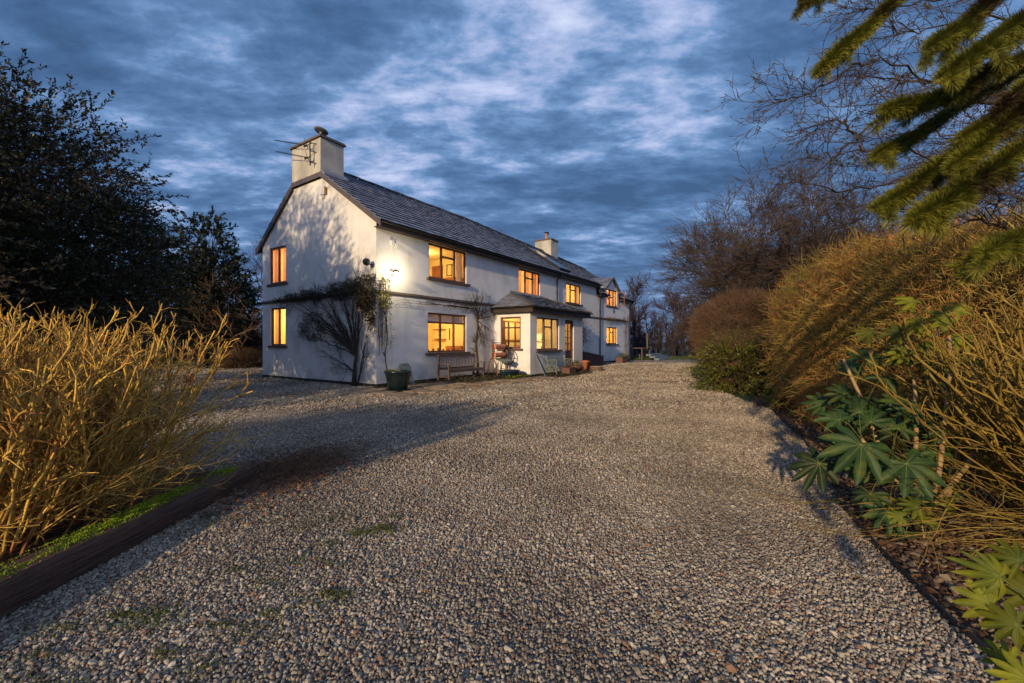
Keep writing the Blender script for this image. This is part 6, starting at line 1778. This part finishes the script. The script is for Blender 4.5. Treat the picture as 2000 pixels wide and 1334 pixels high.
# conifer with hanging boughs close to the camera, upper right
RS = np.random.default_rng(151)
o = empty('conifer', (3.9, 1.5, 0), 0, 'conifer just outside the right edge whose needled boughs hang across the top right', 'tree')
bs = np.array([3.9, 1.5, 0.0])
q = MB(); q.tube([(0, 0, -.1), (0, 0, 2.0), (.05, 0, 4.5), (0, 0, 6.0)], [.16, .14, .09, .03], 10); q.build('trunk', 'bark_dark', o, smooth=True)
boughs = [([(1592, 146), (1640, 100), (1690, 60), (1745, 5), (1830, -60)], 1.75, .055), ([(1722, 214), (1790, 205), (1870, 180), (1940, 130), (2040, 100)], 1.6, .062), ([(1704, 305), (1745, 285), (1790, 262), (1835, 228), (1900, 190)], 1.7, .05), ([(1708, 405), (1760, 375), (1830, 320), (1900, 280), (1990, 220), (2060, 190)], 1.5, .062), ([(1785, 422), (1850, 395), (1900, 355), (1960, 310), (2060, 240)], 1.35, .07), ([(1812, 95), (1850, 70), (1890, 40), (1930, 0), (1990, -40)], 1.6, .06), ([(1838, 150), (1890, 120), (1940, 85), (2000, 40), (2060, 10)], 1.45, .06), ([(1562, 2), (1600, -10), (1660, -50), (1720, -90)], 1.8, .045), ([(1925, 492), (1960, 480), (2010, 462), (2080, 440)], 1.3, .055), ([(1850, 330), (1900, 300), (1950, 250), (2010, 200), (2070, 180)], 1.55, .06), ([(1875, 270), (1930, 240), (1990, 180), (2050, 130)], 1.7, .055)]
ch = Chains(); nl = Leaves()
for i, (L_, dp, nr_) in enumerate(boughs):
    nr_ *= 1.15
    P = np.array([px(a, b, dp + .10 * k) for k, (a, b) in enumerate(L_)])
    f = np.linspace(0, len(P) - 1, 30); P = np.stack([np.interp(f, np.arange(len(P)), P[:, k]) for k in range(3)], 1); P += np.cumsum(RS.normal(0, .0015, P.shape), 0)
    E_ = np.array([3.9, 1.5, P[-1][2] + .25 + .1 * i]); D_ = (P[-1] - P[-3]); D_ = D_ / np.linalg.norm(D_); K_ = P[-1] + D_ * .5 * np.linalg.norm(E_ - P[-1])
    u_ = np.linspace(0, 1, 22)[1:, None]; tail = (1 - u_) ** 2 * P[-1] + 2 * u_ * (1 - u_) * K_ + u_ ** 2 * E_ + RS.normal(0, .006, (21, 3)); tail[-1] = E_
    Pn = P; P = np.concatenate([P, tail])
    Tn = np.concatenate([P[29:45]]); nt_ = int(np.linalg.norm(np.diff(Tn, axis=0), axis=1).sum() * 3200); t_ = uni(nt_, 0, 1) * (len(Tn) - 1.01); jt = t_.astype(int); wt = (t_ - jt)[:, None]
    c_ = Tn[jt] * (1 - wt) + Tn[jt + 1] * wt; ax_ = nrm(Tn[jt] - Tn[jt + 1]); xa_, ya_ = perp(ax_); aa_ = uni(nt_, 0, 6.28)[:, None]
    nl.add(c_, nr_ * uni(nt_, .7, 1.1), aspect=.045, d=ax_ * .8 + (xa_ * np.cos(aa_) + ya_ * np.sin(aa_)), fold=.01)
    R = np.linspace(.0025, .02, len(P))[:, None]
    ch.add(P[:, None] - bs, R, 6)
    ln = np.linalg.norm(np.diff(Pn, axis=0), axis=1).sum(); n = int(ln * 5200)
    t = uni(n, 0, 1) * 29; j = np.minimum(t.astype(int), 28); w_ = (t - j)[:, None]; c0 = Pn[j] * (1 - w_) + Pn[j + 1] * w_
    ax = nrm(Pn[j] - Pn[j + 1]); xx, yy = perp(ax); a = uni(n, 0, 6.28)[:, None]
    rad = xx * np.cos(a) + yy * np.sin(a)
    d = ax * uni(n, .5, 1.1)[:, None] + rad * uni(n, .7, 1.0)[:, None] + np.array([0, 0, -.12])
    tt = np.minimum(1, .45 + t / 29 * 3)
    nl.add(c0, nr_ * uni(n, .7, 1.1) * tt, aspect=.045, d=d, fold=.01)
    # side shoots
    for sgn in range(12):
        jj = int(3 + sgn * 2.1); b0 = Pn[jj]; dv = nrm((Pn[jj] - Pn[jj + 1])[None])[0] + np.array([RS.normal(0, .25), RS.normal(0, .3), -.35 + RS.normal(0, .2)]); dv /= np.linalg.norm(dv); L2 = uni(1, .07, .16)[0]
        n2 = int(L2 * 3600); tt2 = uni(n2, 0, 1); c1 = b0 + dv * (tt2 * L2)[:, None]; a = uni(n2, 0, 6.28)[:, None]; x2, y2 = perp(dv[None]); d2 = dv * .8 + (x2 * np.cos(a) + y2 * np.sin(a)) * .8
        nl.add(c1, nr_ * .7 * uni(n2, .7, 1.1), aspect=.04, d=d2, fold=.01)
        Ps = np.stack([b0, b0 + dv * L2])[:, None]; ch.add(Ps - bs, np.array([[.002], [.001]]), 4)
for k in range(len(nl.V)): nl.V[k] = nl.V[k] - bs
ch.build('boughs', 'bark_dark', o); nl.build('needles', 'needle', o)

# distant woodland all round and far understorey
RS = np.random.default_rng(161)
c = Chains(); lv = Leaves()
def woods(x0, x1, y0, y1, n, h):
    st = V3(uni(n, x0, x1), uni(n, y0, y1), 0.0); P, R = grow(st, V3(RS.normal(0, .12, n), RS.normal(0, .12, n), 1.0), h * uni(n, .6, 1.15), .07, 6, .08, (0, 0, .03), .2); c.add(P, R, 4)
    p, d, r, t = spawn(P, R, 14, .6, .1, 1.0); P2, R2 = grow(p, d, h * uni(len(p), .15, .4) * (1.2 - .6 * t), .03, 4, .14, (0, 0, .05), .4); c.add(P2, R2, 3)
    p, d, r, t = spawn(P2, R2, 6, .7, .1, 1.0); P3, R3 = grow(p, d, h * uni(len(p), .07, .18), .018, 3, .2, (0, 0, .03), .5); c.add(P3, R3, 3)
woods(10, 40, 50, 64, 120, 5.0); woods(-60, 8, 62, 80, 130, 5.5); woods(-50, -18, 34, 50, 90, 4.2); woods(26, 60, 22, 50, 90, 5.5); woods(-50, -16, 12, 34, 70, 4.6)
woods(11, 30, 40, 48, 60, 2.6)
tag(c.build('distant_woodland', 'far_wood'), 'dark bare woodland in the distance behind the house and garden', kind='stuff')
# grass tussocks on the far lawns
lv = Leaves(); n = 9000
X_ = np.concatenate([uni(n, -26, -12), uni(n, 10, 22)]); Y_ = np.concatenate([uni(n, 26, 33), uni(n, 34.5, 40)])
k = ~inside(GRAVEL, X_, Y_); X_, Y_ = X_[k], Y_[k]; n = len(X_)
lv.add(V3(X_, Y_, -.02), uni(n, .08, .22), aspect=.12, d=V3(RS.normal(0, .4, n), RS.normal(0, .4, n), np.ones(n))); tag(lv.build('lawn_grass', 'grass_blade'), 'rough grass at the far edges of the drive', kind='stuff')
